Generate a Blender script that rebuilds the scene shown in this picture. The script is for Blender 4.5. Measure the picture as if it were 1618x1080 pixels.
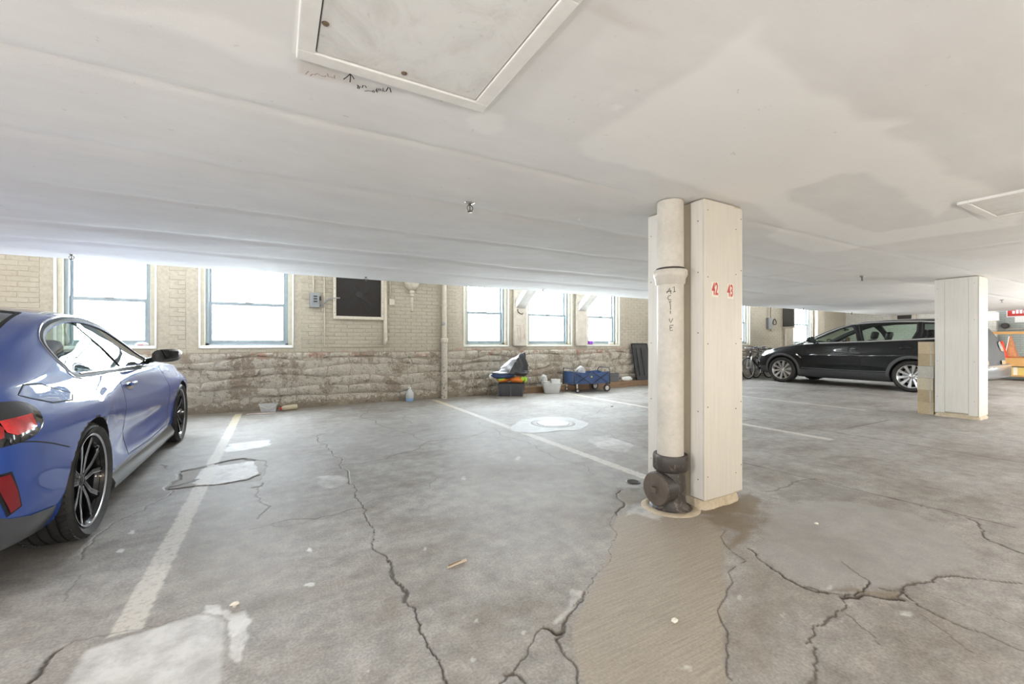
import bpy, bmesh, math, random
import numpy as np
from mathutils import Vector, Matrix
from mathutils.bvhtree import BVHTree
from mathutils.geometry import delaunay_2d_cdt

for _o in list(bpy.data.objects):
    bpy.data.objects.remove(_o, do_unlink=True)
SC = bpy.context.scene
COL = SC.collection
random.seed(7)
RNG = np.random.default_rng(7)

# ------------------------------------------------------------------ camera
F_PX, CX, CY, CAM_H, YAW = 668.0, 809.0, 540.0, 1.15, math.radians(29.2)
SY, CYW = math.sin(YAW), math.cos(YAW)
cam_data = bpy.data.cameras.new('camera')
cam_data.sensor_width = 36.0
cam_data.lens = F_PX / 1618.0 * 36.0
cam_data.clip_start = 0.02
cam = bpy.data.objects.new('camera', cam_data)
COL.objects.link(cam)
cam.location = (0, 0, CAM_H)
cam.rotation_euler = (math.pi / 2, 0, -YAW)
SC.camera = cam

# ------------------------------------------------------------------ world, exposure
SC.view_settings.view_transform = 'Standard'
SC.view_settings.look = 'None'
SC.view_settings.gamma = 1.0
SC.view_settings.use_curve_mapping = False
SC.view_settings.exposure = 1.12
world = bpy.data.worlds.new('overcast_sky')
SC.world = world
world.use_nodes = True
world.node_tree.nodes['Background'].inputs[0].default_value = (0.80, 0.88, 1.0, 1)
world.node_tree.nodes['Background'].inputs[1].default_value = 1.0
world.cycles.sampling_method = 'NONE'
SC.cycles.max_bounces = 8
SC.cycles.diffuse_bounces = 4
SC.cycles.transparent_max_bounces = 12
SC.cycles.sample_clamp_indirect = 6.0
SC.cycles.use_adaptive_sampling = True
SC.cycles.adaptive_threshold = 0.05
SC.cycles.caustics_reflective = False
SC.cycles.caustics_refractive = False

WINDOW_GLOW = 16.5       # daylight on the frosted panels outside the windows
GLOBE, GLOBE_WARM, TUBE = 101.0, 58.0, 8.0   # radiance of the added, unseen lamps

# ------------------------------------------------------------------ room measures (metres)
H_CEIL = 2.13     # low plaster ceiling
Y_EDGE = 6.85     # its front edge, short of the window wall
H_UP = 2.78       # ceiling of the slot along the windows
Y_WALL = 8.30
X_END = 20.0
X_LEFT, Y_REAR = -8.0, -7.5

def ray(px, py):
    t = (px - CX) / F_PX
    return Vector((SY + t * CYW, CYW - t * SY, (CY - py) / F_PX))
CAMP = Vector((0, 0, CAM_H))
def on_x(px, py, X):
    r = ray(px, py); return CAMP + r * (X / r.x)
def on_y(px, py, Y=Y_WALL):
    r = ray(px, py); return CAMP + r * (Y / r.y)
def on_z(px, py, Z=0.0):
    r = ray(px, py); return CAMP + r * ((Z - CAM_H) / r.z)

# ------------------------------------------------------------------ object helpers
def link(o, parent=None):
    COL.objects.link(o)
    if parent is not None:
        o.parent = parent
    return o
def tag(o, label=None, cat=None, group=None, kind=None):
    if label: o['label'] = label
    if cat: o['category'] = cat
    if group: o['group'] = group
    if kind: o['kind'] = kind
    return o
def thing(name, label, cat, loc=(0, 0, 0), rotz=0.0, group=None, kind=None):
    o = bpy.data.objects.new(name, None)
    o.empty_display_size = 0.1
    link(o); o.location = loc; o.rotation_euler = (0, 0, rotz)
    return tag(o, label, cat, group, kind)
def empty(name, parent, loc=(0, 0, 0), rot=(0, 0, 0)):
    o = bpy.data.objects.new(name, None)
    o.empty_display_size = 0.05
    link(o, parent); o.location = loc; o.rotation_euler = rot
    return o
def copy_tree(o, parent=None):
    c = o.copy(); COL.objects.link(c); c.parent = parent
    for ch in [k for k in bpy.data.objects if k.parent == o]:
        copy_tree(ch, c)
    return c

class MB:
    """collects verts/faces of ONE piece"""
    def __init__(s):
        s.v = []; s.f = []; s.m = []
    def add(s, vs, fs, mi=0):
        b = len(s.v); s.v += [tuple(v) for v in vs]
        s.f += [tuple(i + b for i in f) for f in fs]; s.m += [mi] * len(fs)
        return s
    def box(s, x0, x1, y0, y1, z0, z1, mi=0, bev=0.0):
        if bev <= 0:
            vs = [(x0,y0,z0),(x1,y0,z0),(x1,y1,z0),(x0,y1,z0),(x0,y0,z1),(x1,y0,z1),(x1,y1,z1),(x0,y1,z1)]
            fs = [(0,3,2,1),(4,5,6,7),(0,1,5,4),(1,2,6,5),(2,3,7,6),(3,0,4,7)]
            return s.add(vs, fs, mi)
        bm = bmesh.new(); bmesh.ops.create_cube(bm, size=1)
        for v in bm.verts:
            v.co = Vector(((x0+x1)/2+v.co.x*(x1-x0), (y0+y1)/2+v.co.y*(y1-y0), (z0+z1)/2+v.co.z*(z1-z0)))
        bmesh.ops.bevel(bm, geom=list(bm.edges), offset=bev, segments=2, affect='EDGES', profile=0.5)
        bm.verts.index_update()
        s.add([v.co[:] for v in bm.verts], [[v.index for v in f.verts] for f in bm.faces], mi); bm.free()
        return s
    def obox(s, M, sx, sy, sz, mi=0, bev=0.0):
        t = MB().box(-sx/2, sx/2, -sy/2, sy/2, -sz/2, sz/2, 0, bev)
        return s.add([(M @ Vector(v))[:] for v in t.v], t.f, mi)
    def bar(s, p, q, w, h=None, mi=0, bev=0.0):
        p, q = Vector(p), Vector(q); d = q - p
        M = Matrix.Translation((p + q) / 2) @ d.to_track_quat('Z', 'Y').to_matrix().to_4x4()
        return s.obox(M, w, h or w, d.length, mi, bev)
    def tube(s, pts, r, n=10, mi=0, caps=True, closed=False):
        pts = [Vector(p) for p in pts]; k = len(pts)
        rs = r if isinstance(r, (list, tuple)) else [r] * k
        ring = []; up = None
        for i, p in enumerate(pts):
            a = pts[(i-1) % k] if (i > 0 or closed) else p
            b = pts[(i+1) % k] if (i < k-1 or closed) else p
            d = (b - a)
            d = d.normalized() if d.length > 1e-9 else Vector((0, 0, 1))
            if up is None:
                up = Vector((0, 0, 1)) if abs(d.z) < 0.9 else Vector((1, 0, 0))
            x = d.cross(up)
            if x.length < 1e-6: x = d.orthogonal()
            x.normalize(); up = x.cross(d).normalized()
            ring.append([(p + (x * math.cos(2*math.pi*j/n) + up * math.sin(2*math.pi*j/n)) * rs[i])[:] for j in range(n)])
        vs = [v for rg in ring for v in rg]; fs = []
        for i in range(k if closed else k-1):
            for j in range(n):
                fs.append((i*n+j, i*n+(j+1) % n, ((i+1) % k)*n+(j+1) % n, ((i+1) % k)*n+j))
        if caps and not closed:
            fs.append(tuple(range(n-1, -1, -1))); fs.append(tuple((k-1)*n+j for j in range(n)))
        return s.add(vs, fs, mi)
    def lathe(s, prof, M=None, n=32, mi=0, a0=0.0, a1=2*math.pi):
        """prof: (radius, height) about local Z"""
        M = M or Matrix.Identity(4); full = abs(a1-a0-2*math.pi) < 1e-6; cnt = n if full else n+1
        vs = []
        for (r, h) in prof:
            for j in range(cnt):
                a = a0 + (a1-a0)*j/n
                vs.append((M @ Vector((r*math.cos(a), r*math.sin(a), h)))[:])
        fs = []
        for i in range(len(prof)-1):
            for j in range(n):
                j2 = (j+1) % cnt
                fs.append((i*cnt+j, i*cnt+j2, (i+1)*cnt+j2, (i+1)*cnt+j))
        return s.add(vs, fs, mi)
    def prism(s, poly, h0, h1, M=None, mi=0):
        """poly in local XY, extruded along local Z"""
        M = M or Matrix.Identity(4); n = len(poly)
        vs = [(M @ Vector((x, y, h0)))[:] for x, y in poly] + [(M @ Vector((x, y, h1)))[:] for x, y in poly]
        fs = [tuple(range(n-1, -1, -1)), tuple(range(n, 2*n))] + [(i, (i+1) % n, (i+1) % n + n, i + n) for i in range(n)]
        return s.add(vs, fs, mi)
    def mesh(s, name, mats, smooth=False, angle=None):
        me = bpy.data.meshes.new(name)
        me.from_pydata(s.v, [], s.f)
        for m in (mats if isinstance(mats, (list, tuple)) else [mats]): me.materials.append(m)
        if any(s.m): me.polygons.foreach_set('material_index', s.m)
        me.update()
        bm = bmesh.new(); bm.from_mesh(me); bmesh.ops.recalc_face_normals(bm, faces=bm.faces); bm.to_mesh(me); bm.free()
        if smooth or angle:
            me.polygons.foreach_set('use_smooth', [True] * len(me.polygons))
            if angle: me.set_sharp_from_angle(angle=math.radians(angle))
        return me
    def obj(s, name, mats, parent=None, smooth=False, angle=None, loc=None):
        o = bpy.data.objects.new(name, s.mesh(name, mats, smooth, angle))
        link(o, parent)
        if loc is not None: o.location = loc
        return o
def AX(p, d):
    """matrix: local Z along d, origin at p"""
    return Matrix.Translation(Vector(p)) @ Vector(d).to_track_quat('Z', 'Y').to_matrix().to_4x4()
def struct(o):
    o['kind'] = 'structure'; return o

# ------------------------------------------------------------------ materials
class NT:
    def __init__(s, name):
        s.m = bpy.data.materials.new(name); s.m.use_nodes = True
        s.t = s.m.node_tree; s.b = s.t.nodes['Principled BSDF']; s.out = s.t.nodes['Material Output']
    def n(s, typ, **kw):
        nd = s.t.nodes.new(typ)
        for k, v in kw.items():
            if k in nd.inputs: nd.inputs[k].default_value = v
            else: setattr(nd, k, v)
        return nd
    def l(s, a, b): s.t.links.new(a, b)
    def noise(s, scale, detail=4, rough=0.55, vec=None, dist=0.0):
        nd = s.n('ShaderNodeTexNoise'); nd.inputs['Scale'].default_value = scale
        nd.inputs['Detail'].default_value = detail; nd.inputs['Roughness'].default_value = rough
        nd.inputs['Distortion'].default_value = dist
        if vec is not None: s.l(vec, nd.inputs['Vector'])
        return nd.outputs['Fac']
    def coord(s, kind='Object'):
        return s.n('ShaderNodeTexCoord').outputs[kind]
    def pos(s):
        return s.n('ShaderNodeNewGeometry').outputs['Position']
    def ramp(s, fac, stops):
        nd = s.n('ShaderNodeValToRGB'); e = nd.color_ramp.elements
        while len(e) < len(stops): e.new(0.5)
        for el, (p, c) in zip(e, stops):
            el.position = p; el.color = (*c, 1) if len(c) == 3 else c
        s.l(fac, nd.inputs[0]); return nd.outputs[0]
    def mix(s, fac, a, b, typ='MIX'):
        nd = s.n('ShaderNodeMix'); nd.data_type = 'RGBA'; nd.blend_type = typ
        for sock, val in ((nd.inputs[0], fac), (nd.inputs[6], a), (nd.inputs[7], b)):
            if hasattr(val, 'is_output'): s.l(val, sock)
            elif isinstance(val, (int, float)): sock.default_value = val if sock.type == 'VALUE' else (val, val, val, 1)
            else: sock.default_value = (*val, 1)
        return nd.outputs[2]
    def math(s, op, a, b=0.0, c=None):
        nd = s.n('ShaderNodeMath'); nd.operation = op
        for i, val in enumerate((a, b, c)):
            if val is None: continue
            if hasattr(val, 'is_output'): s.l(val, nd.inputs[i])
            else: nd.inputs[i].default_value = val
        return nd.outputs[0]
    def scalev(s, vec, sc):
        nd = s.n('ShaderNodeMapping'); nd.inputs['Scale'].default_value = sc; s.l(vec, nd.inputs[0]); return nd.outputs[0]
    def bump(s, h, strength=0.3, dist=0.01):
        nd = s.n('ShaderNodeBump'); nd.inputs['Strength'].default_value = strength; nd.inputs['Distance'].default_value = dist
        s.l(h, nd.inputs['Height']); s.l(nd.outputs[0], s.b.inputs['Normal'])
    def col(s, c): s.l(c, s.b.inputs['Base Color'])
    def attr(s, name):
        nd = s.n('ShaderNodeAttribute'); nd.attribute_name = name
        sp = s.n('ShaderNodeSeparateColor'); s.l(nd.outputs['Color'], sp.inputs[0])
        return [sp.outputs[0], sp.outputs[1], sp.outputs[2], nd.outputs['Alpha']]
MATS = {}
def plain(name, col, rough=0.5, metal=0.0, coat=0.0, var=0.06, scale=9.0, spec=0.5, bump=0.0):
    """simple procedural material: colour with a little noise"""
    if name in MATS: return MATS[name]
    k = NT(name)
    f = k.noise(scale, 5, 0.6, k.coord())
    lo = tuple(max(0, c*(1-var)) for c in col); hi = tuple(min(1, c*(1+var)) for c in col)
    k.col(k.ramp(f, [(0.3, lo), (0.7, hi)]))
    k.b.inputs['Roughness'].default_value = rough; k.b.inputs['Metallic'].default_value = metal
    k.b.inputs['Coat Weight'].default_value = coat; k.b.inputs['Coat Roughness'].default_value = 0.04
    k.b.inputs['Specular IOR Level'].default_value = spec
    if bump: k.bump(k.noise(scale*6, 4, 0.6, k.coord()), bump, 0.004)
    MATS[name] = k.m
    return k.m
def glow(name, col, strength):
    if name in MATS: return MATS[name]
    k = NT(name)
    k.b.inputs['Base Color'].default_value = (*col, 1)
    k.b.inputs['Emission Color'].default_value = (*col, 1); k.b.inputs['Emission Strength'].default_value = strength
    MATS[name] = k.m; return k.m
def glass(name, tint=(0.9, 0.94, 0.94), refl=0.08, mirror_rough=0.01):
    if name in MATS: return MATS[name]
    k = NT(name); k.t.nodes.remove(k.b)
    tr = k.n('ShaderNodeBsdfTransparent'); tr.inputs[0].default_value = (*tint, 1)
    gl = k.n('ShaderNodeBsdfGlossy'); gl.inputs['Roughness'].default_value = mirror_rough
    lw = k.n('ShaderNodeLayerWeight'); lw.inputs[0].default_value = .5
    fr = k.math('MULTIPLY_ADD', k.math('POWER', lw.outputs['Facing'], 5.0), .92, refl)
    ms = k.n('ShaderNodeMixShader')
    k.l(fr, ms.inputs[0]); k.l(tr.outputs[0], ms.inputs[1]); k.l(gl.outputs[0], ms.inputs[2])
    k.l(ms.outputs[0], k.out.inputs[0]); MATS[name] = k.m; return k.m

# ------------------------------------------------------------------ numpy noise
def vnoise(x, y, seed=0):
    xi = np.floor(x).astype(np.int64); yi = np.floor(y).astype(np.int64)
    fx = x - xi; fy = y - yi; fx = fx*fx*(3-2*fx); fy = fy*fy*(3-2*fy)
    def hsh(a, b):
        n = (a*374761393 + b*668265263 + seed*974711) & 0x7fffffff
        n = ((n ^ (n >> 13)) * 1274126177) & 0x7fffffff
        return ((n ^ (n >> 16)) & 0xffff) / 65535.0
    a = hsh(xi, yi); b = hsh(xi+1, yi); c = hsh(xi, yi+1); d = hsh(xi+1, yi+1)
    return (a*(1-fx)+b*fx)*(1-fy) + (c*(1-fx)+d*fx)*fy
def fbm(x, y, seed=0, o=4):
    s = 0; a = 0.5
    for i in range(o):
        s = s + a*vnoise(x*2**i, y*2**i, seed+i); a *= 0.5
    return s/(1-0.5**o)
def graded(lo, hi, f0, f1, fine, coarse, growth=1.06):
    """coordinates from lo to hi, `fine` spacing in [f0,f1], growing to `coarse` outside"""
    a = list(np.arange(f0, f1, fine))
    st = fine; x = a[-1]
    while x < hi:
        st = min(st*growth, coarse); x += st; a.append(min(x, hi))
    st = fine; x = a[0]; pre = []
    while x > lo:
        st = min(st*growth, coarse); x -= st; pre.append(max(x, lo))
    return np.array(pre[::-1] + a)
class Sheet:
    """tensor-grid surface z=h(x,y) with painted-on wear masks"""
    def __init__(s, xs, ys):
        s.xs, s.ys = xs, ys
        s.X, s.Y = np.meshgrid(xs, ys, indexing='ij'); s.Z = np.zeros_like(s.X); s.ch = {}
    def layer(s, n):
        if n not in s.ch: s.ch[n] = np.zeros_like(s.X)
        return s.ch[n]
    def win(s, pts, pad):
        x0, x1 = min(p[0] for p in pts)-pad, max(p[0] for p in pts)+pad
        y0, y1 = min(p[1] for p in pts)-pad, max(p[1] for p in pts)+pad
        i0, i1 = np.searchsorted(s.xs, [x0, x1]); j0, j1 = np.searchsorted(s.ys, [y0, y1])
        return slice(i0, i1), slice(j0, j1)
    def rough_line(s, pts, jit, seed):
        r = random.Random(seed); p = [Vector((a[0], a[1])) for a in pts]
        for it in range(3):
            q = [p[0]]
            for a, b in zip(p, p[1:]):
                d = b - a; n = Vector((-d.y, d.x))
                q += [(a+b)/2 + n*r.uniform(-jit, jit), b]
            p = q
        return p
    def line(s, name, pts, w, amount=1.0, jit=0.12, seed=1, depth=0.0, soft=0.6, wvar=0.6):
        p = s.rough_line(pts, jit, seed)
        ly = s.layer(name)
        for i in range(0, len(p)-1, 4):
            seg = p[i:i+5]
            W = s.win(seg, w*4)
            X, Y = s.X[W], s.Y[W]
            if X.size == 0: continue
            d = np.full(X.shape, 1e9)
            for a, b in zip(seg, seg[1:]):
                e = b - a; L2 = max(e.length_squared, 1e-12)
                t = np.clip(((X-a.x)*e.x + (Y-a.y)*e.y)/L2, 0, 1)
                d = np.minimum(d, np.hypot(X-a.x-t*e.x, Y-a.y-t*e.y))
            ww = w*(1-wvar/2+wvar*vnoise(X*9, Y*9, seed))
            k = np.clip((ww*(1+soft)-d)/(ww*soft+1e-6), 0, 1)
            old = ly[W]; new = np.maximum(old, k*amount); ly[W] = new
            if depth: s.Z[W] = np.minimum(s.Z[W], -depth*k)
    def poly(s, name, pts, amount=1.0, soft=0.02, rough=0.03, freq=14.0, seed=3, depth=0.0, mottled=0.0):
        pts = [(p[0], p[1]) for p in pts]
        W = s.win(pts, soft+rough*2); X, Y = s.X[W], s.Y[W]
        if X.size == 0: return
        Xp = X + (fbm(X*freq, Y*freq, seed)-0.5)*2*rough; Yp = Y + (fbm(X*freq+31, Y*freq+17, seed+5)-0.5)*2*rough
        ins = np.zeros(X.shape, bool); d = np.full(X.shape, 1e9); n = len(pts)
        for i in range(n):
            (ax, ay), (bx, by) = pts[i], pts[(i+1) % n]
            c = ((ay > Yp) != (by > Yp)); 
            with np.errstate(divide='ignore', invalid='ignore'):
                xx = (bx-ax)*(Yp-ay)/(by-ay if by != ay else 1e-12)+ax
            ins ^= c & (Xp < xx)
            ex, ey = bx-ax, by-ay; L2 = max(ex*ex+ey*ey, 1e-12)
            t = np.clip(((Xp-ax)*ex+(Yp-ay)*ey)/L2, 0, 1); d = np.minimum(d, np.hypot(Xp-ax-t*ex, Yp-ay-t*ey))
        k = np.where(ins, np.clip(d/soft, 0, 1), 0)*amount
        if mottled: k = k*(1-mottled*np.clip((fbm(X*6, Y*6, seed+9)-0.35)*3, 0, 1))
        ly = s.layer(name); ly[W] = np.maximum(ly[W], k)
        if depth: s.Z[W] -= depth*k
    def build(s, name, mat, z, attrs, flip=False):
        nx, ny = s.X.shape
        co = np.stack([s.X, s.Y, s.Z+z], -1).reshape(-1, 3).astype(np.float32)
        i = np.arange((nx-1)*(ny-1)); a = (i//(ny-1))*ny + i % (ny-1)
        q = np.stack([a, a+ny, a+ny+1, a+1], -1)
        if flip: q = q[:, ::-1]
        me = bpy.data.meshes.new(name)
        me.vertices.add(nx*ny); me.vertices.foreach_set('co', co.ravel())
        me.loops.add(q.size); me.loops.foreach_set('vertex_index', q.astype(np.int32).ravel())
        me.polygons.add(len(q)); me.polygons.foreach_set('loop_start', np.arange(0, q.size, 4, dtype=np.int32))
        me.polygons.foreach_set('use_smooth', np.ones(len(q), bool))
        me.update(calc_edges=True)
        for an, chans in attrs.items():
            at = me.color_attributes.new(an, 'FLOAT_COLOR', 'POINT')
            arr = np.stack([s.layer(c) if c else np.zeros_like(s.X) for c in chans], -1).reshape(-1, 4).astype(np.float32)
            at.data.foreach_set('color', arr.ravel())
        me.materials.append(mat)
        o = bpy.data.objects.new(name, me); link(o); return o
# ================================================================== FLOOR
def z6(*pts): return [on_z(x/2.454, 640+y/2.454) for x, y in pts]
def z7(*pts): return [on_z(500+x/2.455, 640+y/2.455) for x, y in pts]
def z8(*pts): return [on_z(1000+x/2.571, 660+y/2.571) for x, y in pts]
LINE_X = [-0.52, 2.75, 5.72, 8.70]

def make_floor():
    xs = graded(X_LEFT, 21.0, -1.5, 3.4, 0.0066, 0.10, 1.014)
    ys = graded(Y_REAR, Y_WALL+0.05, 0.95, 5.0, 0.0066, 0.10, 1.016)
    S = Sheet(xs, ys)
    # painted bay lines, worn
    for i, lx in enumerate(LINE_X):
        y0, y1 = (2.2, 8.05) if i == 0 else ((2.45, 8.1) if i == 1 else ((2.5, 7.75) if i == 2 else (3.3, 7.6)))
        S.poly('paint', [(lx-.055, y0), (lx+.055, y0), (lx+.055, y1), (lx-.055, y1)], 1.0, 0.012, 0.012, 30, 11+i)
    # cracks
    C = [
     (z7((20,110),(40,150),(65,195),(95,245),(125,300),(150,345),(180,385),(190,430),(225,500),(265,580),(290,630),(325,690),(345,760),(390,830),(425,910),(450,960),(490,1020),(510,1080)), .0055, 1.0, .010),
     (z7((280,600),(295,640),(330,700),(342,760)), .012, .9, .010),
     (z7((100,230),(250,210),(330,185),(400,165),(440,140),(560,125),(690,95)), .006, .8, .004),
     (z7((440,140),(380,115),(300,100)), .006, .6, 0),
     (z7((-260,480),(0,440),(80,420),(150,400),(180,395)), .006, .75, .004),
     (z7((190,380),(300,350),(400,330),(445,320),(470,280),(600,280)), .004, .5, 0),
     (z7((650,290),(750,250),(820,220)), .004, .5, 0),
     (z7((700,470),(820,455),(900,430)), .004, .35, 0),
     (z7((1165,425),(1145,470),(1140,550),(1110,620),(1070,690),(1040,740),(980,820),(950,880)), .003, .8, .003),
     (z7((885,860),(820,950),(760,1035),(710,1078)), .004, .9, .006),
     (z7((885,860),(930,885),(960,872)), .012, 1.0, .012),
     (z7((1040,720),(1010,780),(960,870),(930,905),(960,960),(1000,1000),(1015,1080)), .008, .75, .008),
     (z7((735,1045),(770,1040),(810,1075)), .010, .9, .008),
     (z7((1165,425),(1168,360),(1180,330)), .008, .9, .006),
     (z7((630,65),(700,98),(770,130),(830,150),(900,185),(1080,270)), .006, .8, .003),
     (z7((1050,95),(1200,140),(1290,165)), .008, .6, 0), (z7((1030,55),(1090,30),(1150,0)), .009, .6, 0),
     (z7((200,20),(280,88),(345,90),(430,72)), .010, .6, 0), (z7((290,20),(370,70)), .008, .5, 0),
     (z8((470,530),(500,560),(560,605),(620,650),(680,680),(760,700),(840,715),(900,712),(940,690),(960,665)), .0075, 1.0, .014),
     (z8((620,650),(700,690),(790,712)), .013, 1.0, .014),
     (z8((850,728),(940,715),(1000,728),(1095,736)), .016, 1.0, .012),
     (z8((1085,735),(1095,685),(1150,668),(1220,665),(1290,640),(1370,650),(1450,660),(1580,670)), .008, .9, .008),
     (z8((1100,690),(1130,735),(1200,780),(1300,830),(1400,865),(1480,900),(1589,945)), .006, 1.0, .010),
     (z8((840,720),(855,780),(790,820),(720,890),(705,915)), .006, .9, .006),
     (z8((855,790),(900,820),(960,870),(1000,920)), .004, .7, .004),
     (z8((960,662),(910,630),(850,585)), .005, .8, .004),
     (z8((1000,690),(1060,700),(1100,690)), .006, .8, .004),
     (z8((375,460),(380,700),(375,850),(380,1000),(400,1060)), .005, .75, .005),
     (z8((740,930),(735,1000),(715,1080)), .007, .8, .006),
     (z8((1060,325),(1180,360),(1250,380),(1340,400),(1410,430),(1425,480),(1520,525),(1589,550)), .008, .9, .006),
     (z8((540,300),(620,280),(700,250),(740,245),(850,270)), .010, .6, .003),
     (z8((1170,800),(1260,860),(1350,940),(1450,1000)), .004, .6, .003),
     (z8((1170,700),(1300,740),(1420,790),(1589,860)), .004, .5, 0),
     (z8((0,50),(40,60)), .01, .6, 0),
     (z6((310,600),(340,545),(400,485),(470,440),(560,405),(620,365),(660,325)), .005, .85, .006),
     (z6((250,760),(275,710),(310,660)), .005, .5, 0),
     (z6((110,1075),(160,1020),(190,980),(235,945)), .010, 1.0, .010),
     (z6((235,945),(290,910),(430,885),(530,870),(700,830)), .005, .5, 0),
     (z6((1000,440),(1012,360),(1020,300)), .006, .8, .005), (z6((980,465),(1100,470),(1200,445),(1325,420)), .004, .6, .002),
     (z6((1040,240),(1180,225),(1280,210)), .006, .6, 0), (z6((800,500),(900,490),(980,465)), .004, .5, 0),
     (z6((560,240),(620,232),(640,245),(625,230)), .010, .9, 0), (z6((440,230),(560,235),(700,250)), .004, .6, 0),
     (z6((700,260),(860,190),(1000,180)), .004, .4, 0),
     (z6((980,318),(1015,312)), .012, .9, .006),
     (z7((-430,-180),(-260,-190),(-100,-160)), .006, .3, 0),
    ]
    for i, (p, w, a, dep) in enumerate(C):
        S.line('crack', p, w*.44, a, 0.16, 100+i, dep*.7, 1.0, 1.0)
    # saw-cut slab joints
    for a, b, w, k in (((450,182),(1589,452),.006,.7), ((560,130),(1589,370),.004,.35), ((870,42),(1040,8),.010,.5), ((450,10),(500,5),.01,.8)):
        S.line('crack', z8(a, b), w, k, 0.004, 300, .003)
    S.line('crack', [(2.9, 5.2), (9, 5.25), (16, 5.3)], .007, .45, .01, 331)
    S.line('crack', [(-3, 6.6), (-.9, 6.55), (1.5, 6.65), (2.6, 6.6)], .006, .35, .02, 332)
    S.line('crack', [(6.2, 0.2), (6.25, 7.7)], .007, .4, .01, 333)
    S.line('crack', [(11.3, 0.2), (11.3, 8.0)], .008, .35, .01, 334)
    # brushed infill slab in front of the pillar
    S.poly('brushed', z7((1165,425),(1145,470),(1140,550),(1110,620),(1070,690),(1040,740),(1010,800),(985,880),(1000,1000),(1030,1080),(1010,1180)) + z8((400,1180),(400,1060),(380,1000),(375,850),(380,700),(375,460),(300,400),(150,370)), 1.0, .015, .008, 20, 41)
    # smooth round patch to the right of the pillar
    S.poly('smooth', z8((480,530),(520,440),(560,370),(640,345),(860,335),(1120,380),(1340,480),(1420,600),(1290,640),(1090,690),(940,690),(800,705),(640,655)), 1.0, .03, .04, 6, 42)
    S.poly('smooth', z7((20,110),(200,20),(700,10),(690,95),(560,125),(440,140),(330,185),(100,230)), .55, .05, .06, 5, 43)
    # white mortar patches
    S.poly('white', z6((745,300),(780,245),(840,232),(985,212),(1005,262),(960,280),(860,300),(770,308)), 1.0, .01, .02, 16, 44, 0, .15)
    S.poly('white', z6((870,175),(885,150),(1045,132),(1050,155),(960,172),(880,182)), 1.0, .01, .025, 14, 45, 0, .1)
    S.poly('white', z6((780,805),(795,770),(855,770),(860,790),(905,800),(970,785),(965,920),(930,1000),(890,1000),(885,860),(860,815)), .95, .01, .018, 22, 46, 0, .35)
    S.poly('white', z6((240,1080),(330,945),(500,890),(650,845),(780,803),(880,820),(880,1000),(870,1080),(860,1200),(230,1200)), .62, .02, .012, 18, 47, 0, .45)
    S.poly('smooth', z6((240,1080),(330,945),(500,890),(650,845),(780,803),(880,820),(880,1000),(870,1080),(860,1200),(230,1200)), 1, .02, .012, 18, 47)
    for k, (x, y, w) in enumerate(((510,490,14),(465,563,20),(1198,560,15),(1200,695,24),(910,775,12))):
        S.poly('white', z6((x-w,y+6),(x,y-9),(x+w,y-6),(x+w*.6,y+9)), .95, .004, .008, 40, 60+k)
    for k, (x, y, w) in enumerate(((615,835,12),(800,880,18),(610,985,20),(195,1030,16),(420,555,9),(570,280,12),(780,205,12))):
        S.poly('white', z7((x-w,y+5),(x,y-10),(x+w,y-5),(x+w*.6,y+10)), .55, .006, .012, 50, 70+k)
    for k, (x, y, w) in enumerate(((1100,795,45),(850,825,22),(430,725,12),(610,800,10),(210,1015,40),(800,690,16),(1270,650,20))):
        S.poly('white', z8((x-w,y+6),(x,y-12),(x+w,y-6),(x+w*.6,y+12)), .55, .008, .015, 40, 80+k)
    S.poly('white', z7((1040,130),(1130,115),(1240,150),(1200,180),(1080,165)), .5, .03, .08, 6, 90, 0, .5)
    S.poly('white', z7((0,270),(90,265),(130,300),(60,330),(0,320)), .45, .03, .05, 9, 91, 0, .5)
    S.poly('white', z7((1170,430),(1240,385),(1330,375),(1420,400),(1330,450),(1240,430)), .5, .03, .05, 9, 92, 0, .4)
    S.poly('white', z7((990,712),(1045,718),(1005,790),(930,860),(920,840),(975,775)), .4, .01, .02, 14, 93)
    # broken-out pothole with rubble edge
    S.poly('spall', z6((645,328),(705,252),(800,232),(940,203),(1035,213),(1032,265),(1005,292),(860,308),(700,328)), 1.0, .012, .02, 15, 48, .006)
    S.line('crack', z6((650,325),(705,255),(800,236)), .012, .8, .15, 400, .010)
    S.line('crack', z6((650,325),(760,310),(870,303),(960,286),(1005,268)), .011, 1, .12, 401, .012)
    S.line('crack', z6((840,225),(940,206),(985,212)), .016, .9, .12, 402, .010)
    S.line('crack', z6((660,315),(720,300),(760,285)), .015, .9, .2, 403, .010)
    # dirt and dark patches
    S.poly('dirt', z8((60,300),(240,390),(480,400),(560,330),(460,290),(430,300),(250,360)), 1.0, .06, .10, 7, 49)
    S.poly('dirt', z8((220,400),(340,380),(470,390),(520,460),(470,540),(390,540),(370,470),(280,440)), .9, .06, .10, 7, 50)
    S.poly('dirt', z8((375,470),(480,520),(620,660),(840,725),(850,780),(700,900),(690,1080),(400,1080),(380,800)), .30, .1, .12, 4, 51)
    S.poly('dirt', z8((600,640),(760,700),(1090,735),(1080,700),(940,690),(760,690)), .8, .02, .03, 20, 52)
    S.poly('dirt', z7((1150,330),(1200,315),(1310,320),(1330,350),(1290,370),(1180,400)), .6, .04, .07, 9, 53)
    S.poly('dark', z7((1160,320),(1190,315),(1185,345),(1165,345)), .9, .01, .02, 20, 54)
    S.poly('dark', z7((1210,322),(1255,318),(1250,335),(1215,335)), .8, .01, .02, 20, 55)
    S.poly('dark', z7((1255,315),(1310,312),(1315,335),(1265,330)), .8, .01, .02, 20, 56)
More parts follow.
